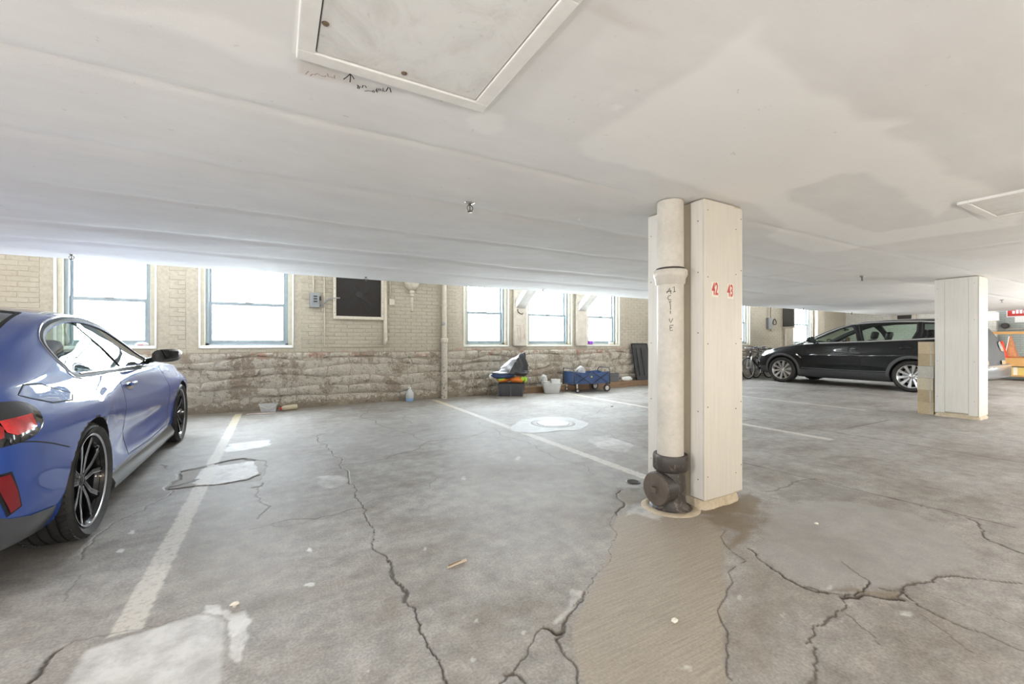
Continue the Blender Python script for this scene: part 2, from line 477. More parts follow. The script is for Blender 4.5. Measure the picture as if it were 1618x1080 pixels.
    S.poly('dark', [(-2.8, 2.2), (-1.0, 2.2), (-.98, 7.2), (-2.8, 7.2)], .35, .15, .1, 4, 57)  # shade of the coupe painted into the floor
    S.poly('dark', [(2.55, 6.7), (3.8, 6.5), (4.6, 7.0), (3.4, 7.5)], .35, .2, .3, 3, 58)
    S.poly('dark', z8((740,245),(900,290),(1060,320),(880,340),(640,345),(540,300)), .5, .05, .08, 8, 59)
    W = S.layer('dirt'); W += np.clip((S.Y-7.75)/.5, 0, 1)*.8*(S.X < 9)*(0.5+0.8*fbm(S.X*3, S.Y*3, 5))
    # soft rise and fall of the old slabs, trowel relief
    n1 = fbm(S.X*.8, S.Y*.8, 21); S.Z += (n1-.5)*.006
    S.layer('tone')[:] = fbm(S.X*.9+3, S.Y*.9, 33, 5)
    k = NT('old_concrete_floor')
    a = k.attr('wear_a'); b = k.attr('wear_b'); P = k.pos()
    n_big = k.noise(1.1, 4, 0.66, P, 0.6); n_mid = k.noise(9, 4, 0.7, P); n_fine = k.noise(90, 2, 0.6, P)
    n_str = k.noise(3.0, 3, 0.6, k.scalev(P, (0.35, 1.6, 1)))
    c = k.ramp(n_big, [(.27, (.235, .203, .168)), (.5, (.345, .321, .295)), (.72, (.435, .42, .40))])
    c = k.mix(k.math('MULTIPLY', k.ramp(n_str, [(.45, (0,)*3), (.75, (1,)*3)]), .4), c, (.465, .458, .442))
    c = k.mix(.75, c, k.ramp(n_mid, [(.25, (.50,)*3), (.75, (1.30,)*3)]), 'MULTIPLY')
    c = k.mix(.60, c, k.ramp(n_fine, [(.3, (.62,)*3), (.7, (1.25,)*3)]), 'MULTIPLY')
    c = k.mix(k.math('MULTIPLY', b[0], .55), c, (.355, .345, .335))                 # smooth patches
    br = k.n('ShaderNodeTexNoise'); br.inputs['Scale'].default_value = 1.0; br.inputs['Detail'].default_value = 2; k.l(k.scalev(P, (5, 130, 1)), br.inputs['Vector'])
    bc = k.mix(.45, k.mix(n_mid, (.325, .28, .225), (.38, .338, .282)), k.ramp(br.outputs['Fac'], [(.35, (.72,)*3), (.65, (1.15,)*3)]), 'MULTIPLY')
    bc = k.mix(.40, bc, k.ramp(n_fine, [(.3, (.62,)*3), (.7, (1.2,)*3)]), 'MULTIPLY')
    c = k.mix(b[1], c, bc)                                                      # brushed infill
    c = k.mix(k.math('MULTIPLY', b[2], .78), c, (.19, .145, .09))                # dirt
    c = k.mix(k.math('MULTIPLY', b[3], .55), c, (.12, .105, .09))                # oil and damp, plus shade painted under the coupe
    chip = k.ramp(k.noise(34, 3, .7, P), [(.34, (0,)*3), (.50, (1,)*3)])
    sp = k.mix(n_mid, (.10, .075, .05), (.33, .29, .25))
    c = k.mix(a[3], c, sp)                                                      # broken-out concrete
    wm = k.math('MULTIPLY', a[2], k.math('ADD', .35, k.math('MULTIPLY', k.ramp(n_mid, [(.3, (0,)*3), (.6, (1,)*3)]), .65)))
    c = k.mix(wm, c, (.80, .80, .79))                                           # white mortar
    far = k.n('ShaderNodeSeparateXYZ'); k.l(P, far.inputs[0])
    pc = k.mix(k.ramp(k.math('DIVIDE', far.outputs[1], 9.0), [(.72, (0,)*3), (.86, (1,)*3)]), (.70, .67, .61), (.68, .58, .37))
    worn = k.math('MULTIPLY', a[1], k.math('ADD', .26, k.math('MULTIPLY', chip, .44)))
    c = k.mix(worn, c, pc)                                                      # bay lines
    c = k.mix(k.math('MULTIPLY', a[0], .92), c, (.065, .05, .036))              # cracks
    k.col(c)
    r = k.math('ADD', .50, k.math('MULTIPLY', n_mid, .28)); k.l(r, k.b.inputs['Roughness'])
    k.b.inputs['Specular IOR Level'].default_value = .45
    hgt = k.math('ADD', k.math('MULTIPLY', n_fine, .35), n_mid)
    hgt = k.math('ADD', hgt, k.math('MULTIPLY', k.math('MULTIPLY', br.outputs['Fac'], b[1]), .35))
    k.bump(hgt, .28, .006)
    o = S.build('floor', k.m, 0.0, {'wear_a': ('crack', 'paint', 'white', 'spall'), 'wear_b': ('smooth', 'brushed', 'dirt', 'dark')})
    return struct(o)
FLOOR = make_floor()

# ================================================================== CEILING
def zc(*pts): return [on_z(860+x/2.135, y/2.135, H_CEIL) for x, y in pts]
def zd(*pts): return [on_z(1160+x/3.533, 280+y/3.533, H_CEIL) for x, y in pts]
def ze(*pts): return [on_z(x/2.697, y/2.697, H_CEIL) for x, y in pts]
def zp(*pts): return [on_z(x, y, H_CEIL) for x, y in pts]
def make_ceiling():
    xs = graded(X_LEFT, X_END, -1.5, 5.5, 0.022, 0.14, 1.02)
    ys = graded(Y_REAR, Y_EDGE, 0.2, 3.8, 0.022, 0.14, 1.02)
    S = Sheet(xs, ys)
    # skim-coated areas, whiter than the old paint
    S.poly('skim', zc((85,490),(200,430),(380,290),(560,170),(650,80),(665,62),(700,62),(720,110),(800,160),(930,270),(1080,395),(1190,400),(1280,400),(1170,440),(1290,490),(1400,580),(1550,640),(1618,650),(1618,690),(1400,690),(1320,740),(1160,640),(1080,580),(1000,590),(850,640),(760,700),(700,690),(520,650),(300,580),(120,520)), 1, .05, .05, 4, 201)
    S.poly('skim', zd((60,120),(330,80),(340,130),(480,190),(640,250),(720,290),(820,305),(1150,250),(1360,210),(1618,180),(1618,260),(1300,305),(860,370),(560,415),(420,415),(250,370),(150,320),(280,270),(100,170)), .9, .05, .05, 4, 202)
    S.poly('skim', zd((760,0),(900,60),(1060,80),(1260,60),(1480,70),(1260,140),(1200,190),(1060,190),(930,120),(780,20)), .8, .05, .05, 4, 203)
    S.poly('skim', ze((290,0),(420,75),(620,130),(760,180),(940,230),(1060,290),(1270,315),(1290,250),(1230,160),(1050,90),(830,0)), .8, .05, .06, 4, 204)
    S.poly('skim', zp((730,185),(770,170),(805,180),(800,205),(770,217),(745,205)), .8, .02, .03, 9, 205)
    S.poly('skim', zc((225,360),(255,345),(270,360),(240,380)), .8, .01, .02, 12, 206)
    S.poly('skim', zc((300,250),(370,225),(390,270),(300,310),(180,350),(160,330)), .35, .03, .08, 8, 207, 0, .6)
    S.poly('skim', zc((480,115),(570,130),(560,170),(490,150)), .35, .03, .06, 8, 208, 0, .5)
    S.poly('skim', zc((940,195),(1010,215),(990,230),(950,215)), .4, .02, .05, 8, 209, 0, .5)
    # bare brownish smears
    S.poly('bare', zc((130,10),(210,0),(410,128),(370,132),(280,105),(150,45)), .8, .03, .02, 6, 211)
    S.poly('bare', ze((1270,250),(1290,240),(1380,270),(1520,340),(1618,375),(1618,400),(1400,345),(1265,318)), .65, .01, .01, 8, 212)
    S.poly('bare', zc((1450,0),(1618,130),(1600,150),(1400,10)), .35, .03, .05, 6, 213)
    S.poly('bare', zc((1200,120),(1430,220),(1360,235),(1250,200),(1100,100)), .25, .06, .06, 4, 214)
    S.poly('bare', zd((860,360),(1618,250),(1618,420),(1300,470),(900,440)), .22, .1, .1, 3, 215)
    # board joints: long shallow troughs running along X
    def trough(y, amp, wid, wav, seed):
        c = y + (fbm(S.X*.35, S.X*0+seed, seed)-.5)*wav
        k = np.exp(-((S.Y-c)/wid)**2); S.Z[:] += amp*k
    trough(2.05, .009, .035, .12, 71); trough(2.85, .012, .06, .2, 72); trough(3.75, .009, .05, .2, 73); trough(4.9, .014, .09, .3, 74); trough(5.8, .010, .08, .3, 75)
    for x, a in ((6.3, .010), (8.0, -.008), (10.2, .012), (12.5, .010), (15, .012)):
        c = x + (fbm(S.Y*.4, S.Y*0+x, 5)-.5)*.3; S.Z += a*np.exp(-((S.X-c)/.08)**2)
    S.line('seam', zp((0,110),(260,180),(640,255)), .010, .0, .01, 5)
    S.Z += (fbm(S.X*.45, S.Y*.9, 81)-.5)*.045 + (fbm(S.X*1.6, S.Y*2.2, 82)-.5)*.010
    S.Z *= np.clip((np.hypot(S.X-2.7, S.Y-2.1)-.2)/.7, 0, 1)*np.clip((np.hypot(S.X-9.2, S.Y-2.3)-.2)/.7, 0, 1)
    S.Z *= 1-np.exp(-((np.maximum(np.abs(S.X-.41)-.36, 0))**2+(np.maximum(np.abs(S.Y-1.25)-.38, 0))**2)/.04)
    S.Z *= 1-np.exp(-((np.maximum(np.abs(S.X-4.53)-.36, 0))**2+(np.maximum(np.abs(S.Y-.72)-.38, 0))**2)/.04)
    S.Z -= S.layer('skim')*.0012
    k = NT('painted_plaster_ceiling'); a = k.attr('wear_a'); P = k.pos()
    nb = k.noise(.6, 3, .6, P, .4); nm = k.noise(5, 4, .65, k.scalev(P, (.5, 1.4, 1))); nf = k.noise(150, 1, .5, P)
    c = k.ramp(nb, [(.3, (.735, .725, .71)), (.7, (.785, .782, .775))])
    c = k.mix(.20, c, k.ramp(nm, [(.3, (.82,)*3), (.7, (1.1,)*3)]), 'MULTIPLY')
    c = k.mix(k.math('MULTIPLY', a[0], .85), c, k.mix(nm, (.845, .837, .82), (.87, .865, .85)))
    c = k.mix(k.math('MULTIPLY', a[1], .8), c, (.62, .57, .515))
    speck = k.ramp(k.noise(13, 3, .8, P), [(.27, (1,)*3), (.32, (0,)*3)])
    c = k.mix(k.math('MULTIPLY', speck, .35), c, (.42, .40, .37))
    k.col(c); k.b.inputs['Roughness'].default_value = .85; k.b.inputs['Specular IOR Level'].default_value = .12
    k.bump(k.math('ADD', k.math('MULTIPLY', nm, 2.0), k.math('MULTIPLY', nf, .25)), .30, .004)
    MATS['ceiling'] = k.m
    o = S.build('ceiling', k.m, H_CEIL, {'wear_a': ('skim', 'bare', 'seam', None)}, flip=True)
    MB().box(X_LEFT, X_END, Y_EDGE-.002, Y_EDGE+.02, H_CEIL-.004, H_UP).obj('ceiling_edge', k.m, o)
    MB().box(X_LEFT, X_END, Y_EDGE, Y_WALL+.3, H_UP, H_UP+.05).obj('slot_ceiling', k.m, o)
    return struct(o)
CEIL = make_ceiling()

# ================================================================== WALLS
def paint_brick_mat():
    k = NT('cream_painted_brick'); P = k.pos()
    n1 = k.noise(1.2, 5, .6, P, .3); n2 = k.noise(14, 6, .7, P); n3 = k.noise(60, 4, .6, P)
    c = k.ramp(n1, [(.3, (.40, .353, .272)), (.7, (.48, .435, .35))])
    c = k.mix(.4, c, k.ramp(n2, [(.3, (.72,)*3), (.7, (1.12,)*3)]), 'MULTIPLY')
    chip = k.ramp(k.noise(22, 5, .75, P), [(.33, (1,)*3), (.38, (0,)*3)])
    c = k.mix(k.math('MULTIPLY', chip, .75), c, (.22, .19, .15))
    sep = k.n('ShaderNodeSeparateXYZ'); k.l(P, sep.inputs[0])
    low = k.ramp(k.math('ADD', sep.outputs[2], k.math('MULTIPLY', k.noise(3, 4, .6, P), .35)), [(.0, (0,)*3), (1.0, (0,)*3)])
    peel = k.math('LESS_THAN', k.math('ADD', sep.outputs[2], k.math('MULTIPLY', k.noise(4.5, 5, .7, P), .9)), 1.40)
    c = k.mix(k.math('MULTIPLY', peel, .65), c, k.mix(n2, (.30, .12, .07), (.52, .40, .32)))
    k.col(c); k.b.inputs['Roughness'].default_value = .6
    k.bump(k.math('ADD', n2, k.math('MULTIPLY', n3, .4)), .4, .006)
    return k.m
def stone_mat():
    k = NT('flaking_painted_rubble_stone'); P = k.pos()
    n1 = k.noise(2.2, 6, .65, P, .5); n2 = k.noise(11, 7, .72, P, .4); n3 = k.noise(55, 4, .65, P)
    c = k.ramp(n2, [(.25, (.38, .335, .27)), (.5, (.52, .475, .395)), (.75, (.62, .58, .50))])
    fl = k.ramp(k.math('ADD', n1, k.math('MULTIPLY', k.noise(26, 5, .7, P), .45)), [(.64, (1,)*3), (.70, (0,)*3)])
    c = k.mix(k.math('MULTIPLY', fl, .8), c, k.mix(n3, (.17, .12, .075), (.36, .29, .22)))
    sep = k.n('ShaderNodeSeparateXYZ'); k.l(P, sep.inputs[0])
    mud = k.math('LESS_THAN', k.math('ADD', sep.outputs[2], k.math('MULTIPLY', n2, .55)), .40)
    c = k.mix(k.math('MULTIPLY', mud, .55), c, (.22, .16, .10))
    red = k.math('MULTIPLY', k.math('GREATER_THAN', sep.outputs[2], .86), k.ramp(k.noise(3.2, 5, .7, P), [(.50, (0,)*3), (.58, (1,)*3)]))
    c = k.mix(k.math('MULTIPLY', red, .75), c, k.mix(n3, (.30, .115, .07), (.46, .27, .2)))
    fleck = k.ramp(k.noise(24, 4, .75, P), [(.36, (1,)*3), (.42, (0,)*3)])
    c = k.mix(k.math('MULTIPLY', fleck, .65), c, (.11, .08, .05))
    k.col(c); k.b.inputs['Roughness'].default_value = .75
    k.bump(k.math('ADD', n2, k.math('MULTIPLY', n3, .5)), 1.0, .03)
    return k.m
def mortar_mat():
    k = NT('crumbling_mortar'); P = k.pos()
    n2 = k.noise(9, 6, .7, P); n3 = k.noise(70, 4, .6, P)
    k.col(k.mix(n3, k.ramp(n2, [(.35, (.24, .19, .14)), (.6, (.46, .41, .34))]), (.33, .28, .22)))
    k.b.inputs['Roughness'].default_value = .85; k.bump(n3, .6, .01); return k.m
M_BRICK, M_STONE, M_MORTAR = paint_brick_mat(), stone_mat(), mortar_mat()
SILL, WTOP = 1.065, 2.52
# window openings on the back wall (x0, x1)
WIN = [(-2.70, -1.60), (-1.06, 0.263), (3.47, 4.541), (5.02, 6.302), (6.76, 7.848), (12.30, 13.55), (16.15, 17.45)]

def wall_cells(name, mats, holes, x0, x1, z0, z1, y, th, parent=None):
    xsx = sorted({x0, x1, *[h[0] for h in holes], *[h[1] for h in holes]})
    zsx = sorted({z0, z1, *[h[2] for h in holes], *[h[3] for h in holes]})
    m = MB()
    for a, b in zip(xsx, xsx[1:]):
        for c, d in zip(zsx, zsx[1:]):
            if any(h[0] <= a and b <= h[1] and h[2] <= c and d <= h[3] for h in holes): continue
            m.box(a, b, y, y+th, c, d)
    return m.obj(name, mats, parent)
M_JOINT = plain('painted_brick_joint', (.43, .385, .305), .7, var=.15, scale=25, bump=.3)
WALL = struct(wall_cells('wall_back', M_JOINT, [(a, b, SILL, WTOP) for a, b in WIN], X_LEFT, X_END+.3, 0, H_UP+.1, Y_WALL, .34))
MB().box(X_LEFT, 14.7, Y_WALL-.012, Y_WALL, 0, .97).obj('mortar_bed', M_MORTAR, WALL)

# painted bricks above the stone footing, one by one
def make_bricks():
    def brick_mesh(L, hgt=.061):
        b = .004; d = .007; m = MB()
        o = [(-L/2, 0, -hgt/2), (L/2, 0, -hgt/2), (L/2, 0, hgt/2), (-L/2, 0, hgt/2)]
        i = [(-L/2+b, -d, -hgt/2+b), (L/2-b, -d, -hgt/2+b), (L/2-b, -d, hgt/2-b), (-L/2+b, -d, hgt/2-b)]
        mid = [(x, -d+.004, z) for x, _, z in o]
        m.add(o+mid+i, [(8,9,10,11)]+[(j, (j+1)%4, (j+1)%4+4, j+4) for j in range(4)]+[(j+4, (j+1)%4+4, (j+1)%4+8, j+8) for j in range(4)])
        return m
    full, half = brick_mesh(.206), brick_mesh(.098)
    mf, mh = full.mesh('brick', M_BRICK), half.mesh('half_brick', M_BRICK)
    spots = []; r = random.Random(3)
    z = 1.005; row = 0
    while z < 2.45:
        x = X_LEFT + 4.4 + (row % 2)*.108
        while x < X_END-.12:
            for L, me in ((.206, 0), (.098, 1)):
                a, b = x, x+L
                if all(b < w0-.075 or a > w1+.075 or z+.03 < SILL-.02 for w0, w1 in WIN):
                    spots.append((x+L/2, z, me)); break
            x += .216
        z += .0715; row += 1
    def size(p):
        return 1/(p[0]*SY + Y_WALL*CYW)
    hid = lambda p: 7.9 < p[0] < 12.2 or (p[0] < -.9 and p[1] < 1.0) or p[0] > 13.6 and p[1] < 1.1
    vis = [p for p in spots if not hid(p) and on_vis(p)]
    vis.sort(key=size, reverse=True)
    for x, z, t in vis[:300]:
        o = bpy.data.objects.new('brick', (mf, mh)[t]); link(o, WALL)
        o.location = (x, Y_WALL+r.uniform(-.003, .002), z); o.rotation_euler = (0, r.uniform(-.012, .012), 0)
    rest = MB(); key = {id(p) for p in vis[:300]}
    for p in spots:
        if id(p) in key: continue
        src = (full, half)[p[2]]
        rest.add([(v[0]+p[0], v[1]+Y_WALL+r.uniform(-.001, .001), v[2]+p[1]) for v in src.v], src.f)
    tag(rest.obj('distant_bricks', M_BRICK, WALL), kind='stuff')
def on_vis(p):
    d = p[0]*SY + Y_WALL*CYW
    sx = CX + F_PX*(p[0]*CYW - Y_WALL*SY)/d
    return -10 < sx < 1360 and p[1] < 2.36
make_bricks()

# rubble stone footing, stone by stone
def make_stones():
    r = random.Random(11); x_lo, x_hi = -4.0, X_END
    rows = [0.0, .19, .37, .56, .72, .85, .965]
    edge = lambda i, x: rows[i] + (0 if i == 0 else (fbm(np.array([x*1.9]), np.array([i*7.3]), 51, 2)[0]-.5)*(.22 if i < len(rows)-1 else .03))
    for i in range(len(rows)-1):
        x = x_lo + r.uniform(0, .2)
        while x < x_hi:
            L = r.uniform(.20, .62) if i < 4 else r.uniform(.18, .42)
            a, b = x+.003, x+L-.003
            zl0, zl1, zr0, zr1 = edge(i, a)+.004, edge(i+1, a)-.004, edge(i, b)+.004, edge(i+1, b)-.004
            x += L
            if 8.0 < a < 12.0 or a > 14.2: 
                if r.random() < .0: continue
            if a > 14.6: continue
            nx, nz = 6, 4; d = r.uniform(.014, .040); sk = r.uniform(-.05, .05); m = MB(); vs = []
            for q in range(nx+1):
                u = q/nx
                for w in range(nz+1):
                    v = w/nz
                    px_ = a + (b-a)*u + sk*(v-.5); z0 = zl0+(zr0-zl0)*u; z1 = zl1+(zr1-zl1)*u; pz = z0+(z1-z0)*v
                    e = min(u, 1-u)*(b-a); g = min(v, 1-v)*(z1-z0); k = min(1, min(e, g)/.016)
                    corner = max(0, .05-math.hypot(e, g))
                    n = float(fbm(np.array([px_*11.0+i*3]), np.array([pz*13.0]), 77)[0])
                    y = -(d*(.25+.75*math.sqrt(k)) + (n-.5)*.05*k)
                    px_ += (0.5-u)*corner*.3 + (n-.5)*.012; pz += (.5-v)*corner*.25 + (n-.5)*.010
                    vs.append((px_, y, max(pz, .002)))
            fs = [(q*(nz+1)+w, (q+1)*(nz+1)+w, (q+1)*(nz+1)+w+1, q*(nz+1)+w+1) for q in range(nx) for w in range(nz)]
            ring = [q*(nz+1) for q in range(nx+1)] + [nx*(nz+1)+w for w in range(1, nz+1)] + [q*(nz+1)+nz for q in range(nx-1, -1, -1)] + [w for w in range(nz-1, 0, -1)]
            base = len(vs); vs += [(vs[j][0], .0, vs[j][2]) for j in ring]; n_ = len(ring)
            fs += [(ring[j], base+j, base+(j+1) % n_, ring[(j+1) % n_]) for j in range(n_)]
            m.add(vs, fs); m.obj('stone', M_STONE, WALL, smooth=True, angle=50, loc=(0, Y_WALL-.008, 0))
make_stones()

# other walls of the garage
def far_brick_mat(name, ca, cb, sc=1.0):
    k = NT(name); P = k.pos()
    bk = k.n('ShaderNodeTexBrick'); bk.inputs['Scale'].default_value = 1.0
    bk.inputs['Brick Width'].default_value = .216; bk.inputs['Row Height'].default_value = .072; bk.inputs['Mortar Size'].default_value = .005
    bk.inputs['Color1'].default_value = (*ca, 1); bk.inputs['Color2'].default_value = (*cb, 1); bk.inputs['Mortar'].default_value = tuple(c*.72 for c in ca)+(1,)
    sp = k.n('ShaderNodeSeparateXYZ'); k.l(P, sp.inputs[0]); cb_ = k.n('ShaderNodeCombineXYZ')
    k.l(k.math('ADD', sp.outputs[0], sp.outputs[1]), cb_.inputs[0]); k.l(sp.outputs[2], cb_.inputs[1]); k.l(cb_.outputs[0], bk.inputs['Vector'])
    c = k.mix(.35, bk.outputs[0], k.ramp(k.noise(6, 5, .65, P), [(.3, (.75,)*3), (.7, (1.1,)*3)]), 'MULTIPLY')
    k.col(c); k.b.inputs['Roughness'].default_value = .6; k.bump(bk.outputs['Fac'], -.3, .006); return k.m
M_FARW = far_brick_mat('white_painted_brick', (.66, .64, .58), (.70, .68, .63))
M_FARG = far_brick_mat('grey_green_painted_wall', (.33, .37, .35), (.36, .40, .38))
Y_TURN = 4.22
struct(MB().box(X_END, X_END+.3, Y_TURN, Y_WALL+.3, 0, H_UP+.1).obj('wall_right', M_FARW))
struct(MB().box(X_END+.12, X_END+.42, Y_REAR, Y_TURN, 0, H_UP+.1).obj('wall_right_recess', M_FARG))
struct(MB().box(X_LEFT-.3, X_LEFT, Y_REAR, Y_WALL+.3, 0, H_UP+.1).obj('wall_left', M_FARW))
struct(MB().box(X_LEFT, X_END+.3, Y_REAR-.3, Y_REAR, 0, H_UP+.1).obj('wall_rear', M_FARW))
# pilaster by the last window, low bearing block of the far wall
MB().box(17.52, 18.0, Y_WALL-.16, Y_WALL, 0, H_UP, bev=.01).obj('pilaster', M_BRICK, WALL)

# ================================================================== WINDOWS
M_FRAME = plain('blue_grey_window_frame', (.27, .32, .345), .4, var=.08, scale=14)
M_CASE = plain('khaki_window_casing', (.50, .47, .36), .55, var=.12, scale=10, bump=.2)
M_WHITE = plain('white_trim_paint', (.78, .77, .74), .5, var=.05)
M_PANE = glass('window_pane', (.93, .96, .97), .02)
def frosted_mat():
    k = NT('frosted_corrugated_panel'); P = k.pos()
    sp = k.n('ShaderNodeSeparateXYZ'); k.l(P, sp.inputs[0])
    k.b.inputs['Base Color'].default_value = (.80, .84, .88, 1); k.b.inputs['Roughness'].default_value = .5
    n = k.noise(1.5, 3, .5, k.scalev(P, (6, 1, .6)))
    k.l(k.ramp(n, [(.2, (.86, .90, .94)), (.8, (.93, .96, 1.0))]), k.b.inputs['Emission Color'])
    k.b.inputs['Emission Strength'].default_value = WINDOW_GLOW
    return k.m
M_FROST = frosted_mat()
M_RIB = plain('grey_panel_rib', (.45, .48, .52), .5)
M_METAL = plain('dull_grey_metal', (.32, .33, .34), .4, .8)
def make_window(n, x0, x1):
    w = thing('window_%d' % n, None, None, kind='structure', loc=((x0+x1)/2, Y_WALL, SILL))
    hw = (x1-x0)/2; hh = WTOP-SILL; d = .12
    for nm, bx_ in (('caulk_bead', (-hw-.012, -hw+.014)), ('caulk_bead', (hw-.014, hw+.012))):
        MB().box(bx_[0], bx_[1], -.022, .012, -.012, hh, bev=.004).obj(nm, M_WHITE, w)
    MB().box(-hw-.012, hw+.012, -.022, .012, -.018, .008, bev=.004).obj('caulk_bead', M_WHITE, w)
    for a, b in ((-hw+.014, -hw+.07), (hw-.07, hw-.014)):
        MB().box(a, b, .015, .16, 0, hh, bev=.004).obj('casing', M_CASE, w)
    MB().box(-hw+.014, hw-.014, .0, .16, -.0, .03, bev=.004).obj('sill', M_WHITE if n < 3 else M_CASE, w)
    a, b = -hw+.07, hw-.07
    f = MB(); f.box(a, a+.045, d-.05, d+.06, .03, hh); f.box(b-.045, b, d-.05, d+.06, .03, hh); f.box(a, b, d-.05, d+.06, hh-.05, hh); f.box(a, b, d-.05, d+.06, .03, .06)
    f.obj('window_frame', M_FRAME, w)
    zr = 1.785-SILL
    a += .045; b -= .045
    s = MB(); s.box(a, a+.04, d-.01, d+.02, .06, zr+.02); s.box(b-.04, b, d-.01, d+.02, .06, zr+.02); s.box(a, b, d-.012, d+.022, .06, .115); s.box(a, b, d-.014, d+.022, zr-.028, zr+.026)
    lo = s.obj('lower_sash', M_FRAME, w)
    MB().box(a+.03, b-.03, d+.003, d+.007, .10, zr-.02).obj('pane', M_PANE, lo)
    MB().box(-.05, .05, d-.03, d-.005, zr+.018, zr+.034, bev=.004).obj('sash_lock', M_METAL, lo)
    u = MB(); u.box(a, a+.03, d+.025, d+.05, zr-.01, hh-.05); u.box(b-.03, b, d+.025, d+.05, zr-.01, hh-.05); u.box(a, b, d+.025, d+.05, hh-.09, hh-.05); u.box(a, b, d+.025, d+.05, zr-.012, zr+.018)
    up = u.obj('upper_sash', M_FRAME, w)
    MB().box(a+.03, b-.03, d+.035, d+.039, zr+.018, hh-.09).obj('pane', M_PANE, up)
    # corrugated daylight panel outside the glass, with its ribs
    p = MB(); step = .02; xs_ = np.arange(a-(.4 if n < 3 else .06), b+(.10 if n < 3 else .56 if n < 6 else .9), step)
    vs = []; 
    for x in xs_:
        yy = .36 + .006*math.sin(x*2*math.pi/.076)
        vs += [(x, yy, -.05), (x, yy, hh+.05)]
    p.add(vs, [(2*i, 2*i+2, 2*i+3, 2*i+1) for i in range(len(xs_)-1)])
    p.obj('daylight_panel', M_FROST, w, smooth=True)
    if n <= 2:
        for q in np.arange(a+.04, b, .105 if n == 2 else .09):
            MB().box(q-.006, q+.006, .31, .335, zr+.06 if n == 2 else zr+.2, hh+.05).obj('panel_rib', M_RIB, w)
    MB().box(a-.03, b+.03, .30, .32, hh-.20, hh-.185).obj('panel_rail', M_RIB, w)
    return w
for i, (a, b) in enumerate(WIN): make_window(i+1, a, b)

# unseen lamps, mostly added to brighten the room: globe lamps on stands behind the viewpoint, tubes up in the slot by the windows
def lamp_mat(name, col, strength):
    k = NT(name); k.t.nodes.remove(k.b); e = k.n('ShaderNodeEmission'); e.inputs[0].default_value = (*col, 1); e.inputs[1].default_value = strength
    k.l(e.outputs[0], k.out.inputs[0]); return k.m
M_LENS = lamp_mat('white_fill_globe', (1.0, .985, .96), GLOBE)
M_LENSW = lamp_mat('warm_lamp_globe', (1.0, .82, .58), GLOBE_WARM)
M_LENSB = lamp_mat('bright_fill_globe', (1.0, .98, .95), GLOBE*2.1)
M_TUBE = lamp_mat('white_fill_tube', (1.0, .97, .92), TUBE)
def stand_lamp(x, y, h, warm, label):
    t = thing('unseen_globe_lamp', label, 'floor lamp', (x, y, 0), group='globe floor lamps out of view')
    MB().lathe([(.001, .025), (.12, .022), (.15, .008), (.15, .0)], n=28).obj('base', M_METAL, t, smooth=True)
    MB().tube([(0, 0, .02), (0, 0, h-.17)], .014, 10).obj('pole', M_METAL, t)
    MB().lathe([(.014, h-.20), (.05, h-.17), (.055, h-.14)], n=20).obj('socket', M_WHITE, t, smooth=True)
    MB().lathe([(.15*math.sin(a), h-.15*math.cos(a)) for a in np.linspace(.3, math.pi-.02, 8)], n=14).obj('globe', (M_LENS, M_LENSW, M_LENSB)[warm], t, smooth=True)
for x, y, h, w, lb in [(-5.2, 4.2, 1.45, 0, 'leftmost added fill globe on a stand beyond the blue car'), (-4.6, 1.4, 1.35, 2, 'added fill globe on a stand left of the blue car'), (-1.6, -1.3, 1.0, 0, 'added fill globe on a stand behind the viewpoint, left one'),
        (1.4, -2.5, 1.0, 0, 'added fill globe on a stand straight behind the viewpoint'), (4.6, -2.2, 1.0, 1, 'warm unseen globe lamp on a stand behind the cream pillar side'), (8.6, -1.6, 1.0, 0, 'added fill globe on a stand short of the white pillar'),
        (12.2, -.6, 1.0, 2, 'added fill globe on a stand right of the white pillar'), (15.0, .2, 1.0, 2, 'added fill globe on a stand behind the black car'), (17.6, .6, 1.0, 0, 'added fill globe on a stand near the pine work bench')]:
    stand_lamp(x, y, h, w, lb)
for x, nth in zip(np.arange(-6.2, 19.5, 2.6), ('first', 'second', 'third', 'fourth', 'fifth', 'sixth', 'seventh', 'eighth', 'ninth', 'tenth')):  # unseen tubes added to wash the window wall with light
    t = thing('unseen_fill_tube', nth+' added fill tube from the left, up in the slot above the windows', 'tube lamp', (x, 7.12, H_UP), group='unseen fill tubes above the windows')
    MB().box(-.62, .62, -.05, .05, -.04, 0, bev=.005).obj('housing', M_WHITE, t)
    MB().tube([(-.6, 0, -.07), (.6, 0, -.07)], .02, 10).obj('tube', M_TUBE, t, smooth=True)
# ================================================================== PILLARS
def pillar_mat(name, col):
    k = NT(name); P = k.pos()
    n1 = k.noise(2.0, 5, .6, P); n2 = k.noise(18, 5, .7, P); n3 = k.noise(7, 4, .6, k.scalev(P, (8, 8, .35)))
    c = k.ramp(n1, [(.3, tuple(v*.93 for v in col)), (.7, col)])
    c = k.mix(.25, c, k.ramp(n3, [(.35, (.80,)*3), (.6, (1.05,)*3)]), 'MULTIPLY')
    c = k.mix(k.math('MULTIPLY', k.ramp(n2, [(.27, (1,)*3), (.32, (0,)*3)]), .5), c, (.36, .31, .25))
    k.col(c); k.b.inputs['Roughness'].default_value = .5; k.bump(n2, .12, .003); return k.m
M_PIL = pillar_mat('lamp_tinted_gloss_board', (.66, .615, .535)); M_PILWIN = pillar_mat('window_tinted_gloss_board', (.74, .715, .665))  # one board colour split by light: warm lamp tint, whiter window tint
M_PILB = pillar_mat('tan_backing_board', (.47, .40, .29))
M_RUST = plain('rusty_screw_head', (.16, .11, .07), .7, .3)
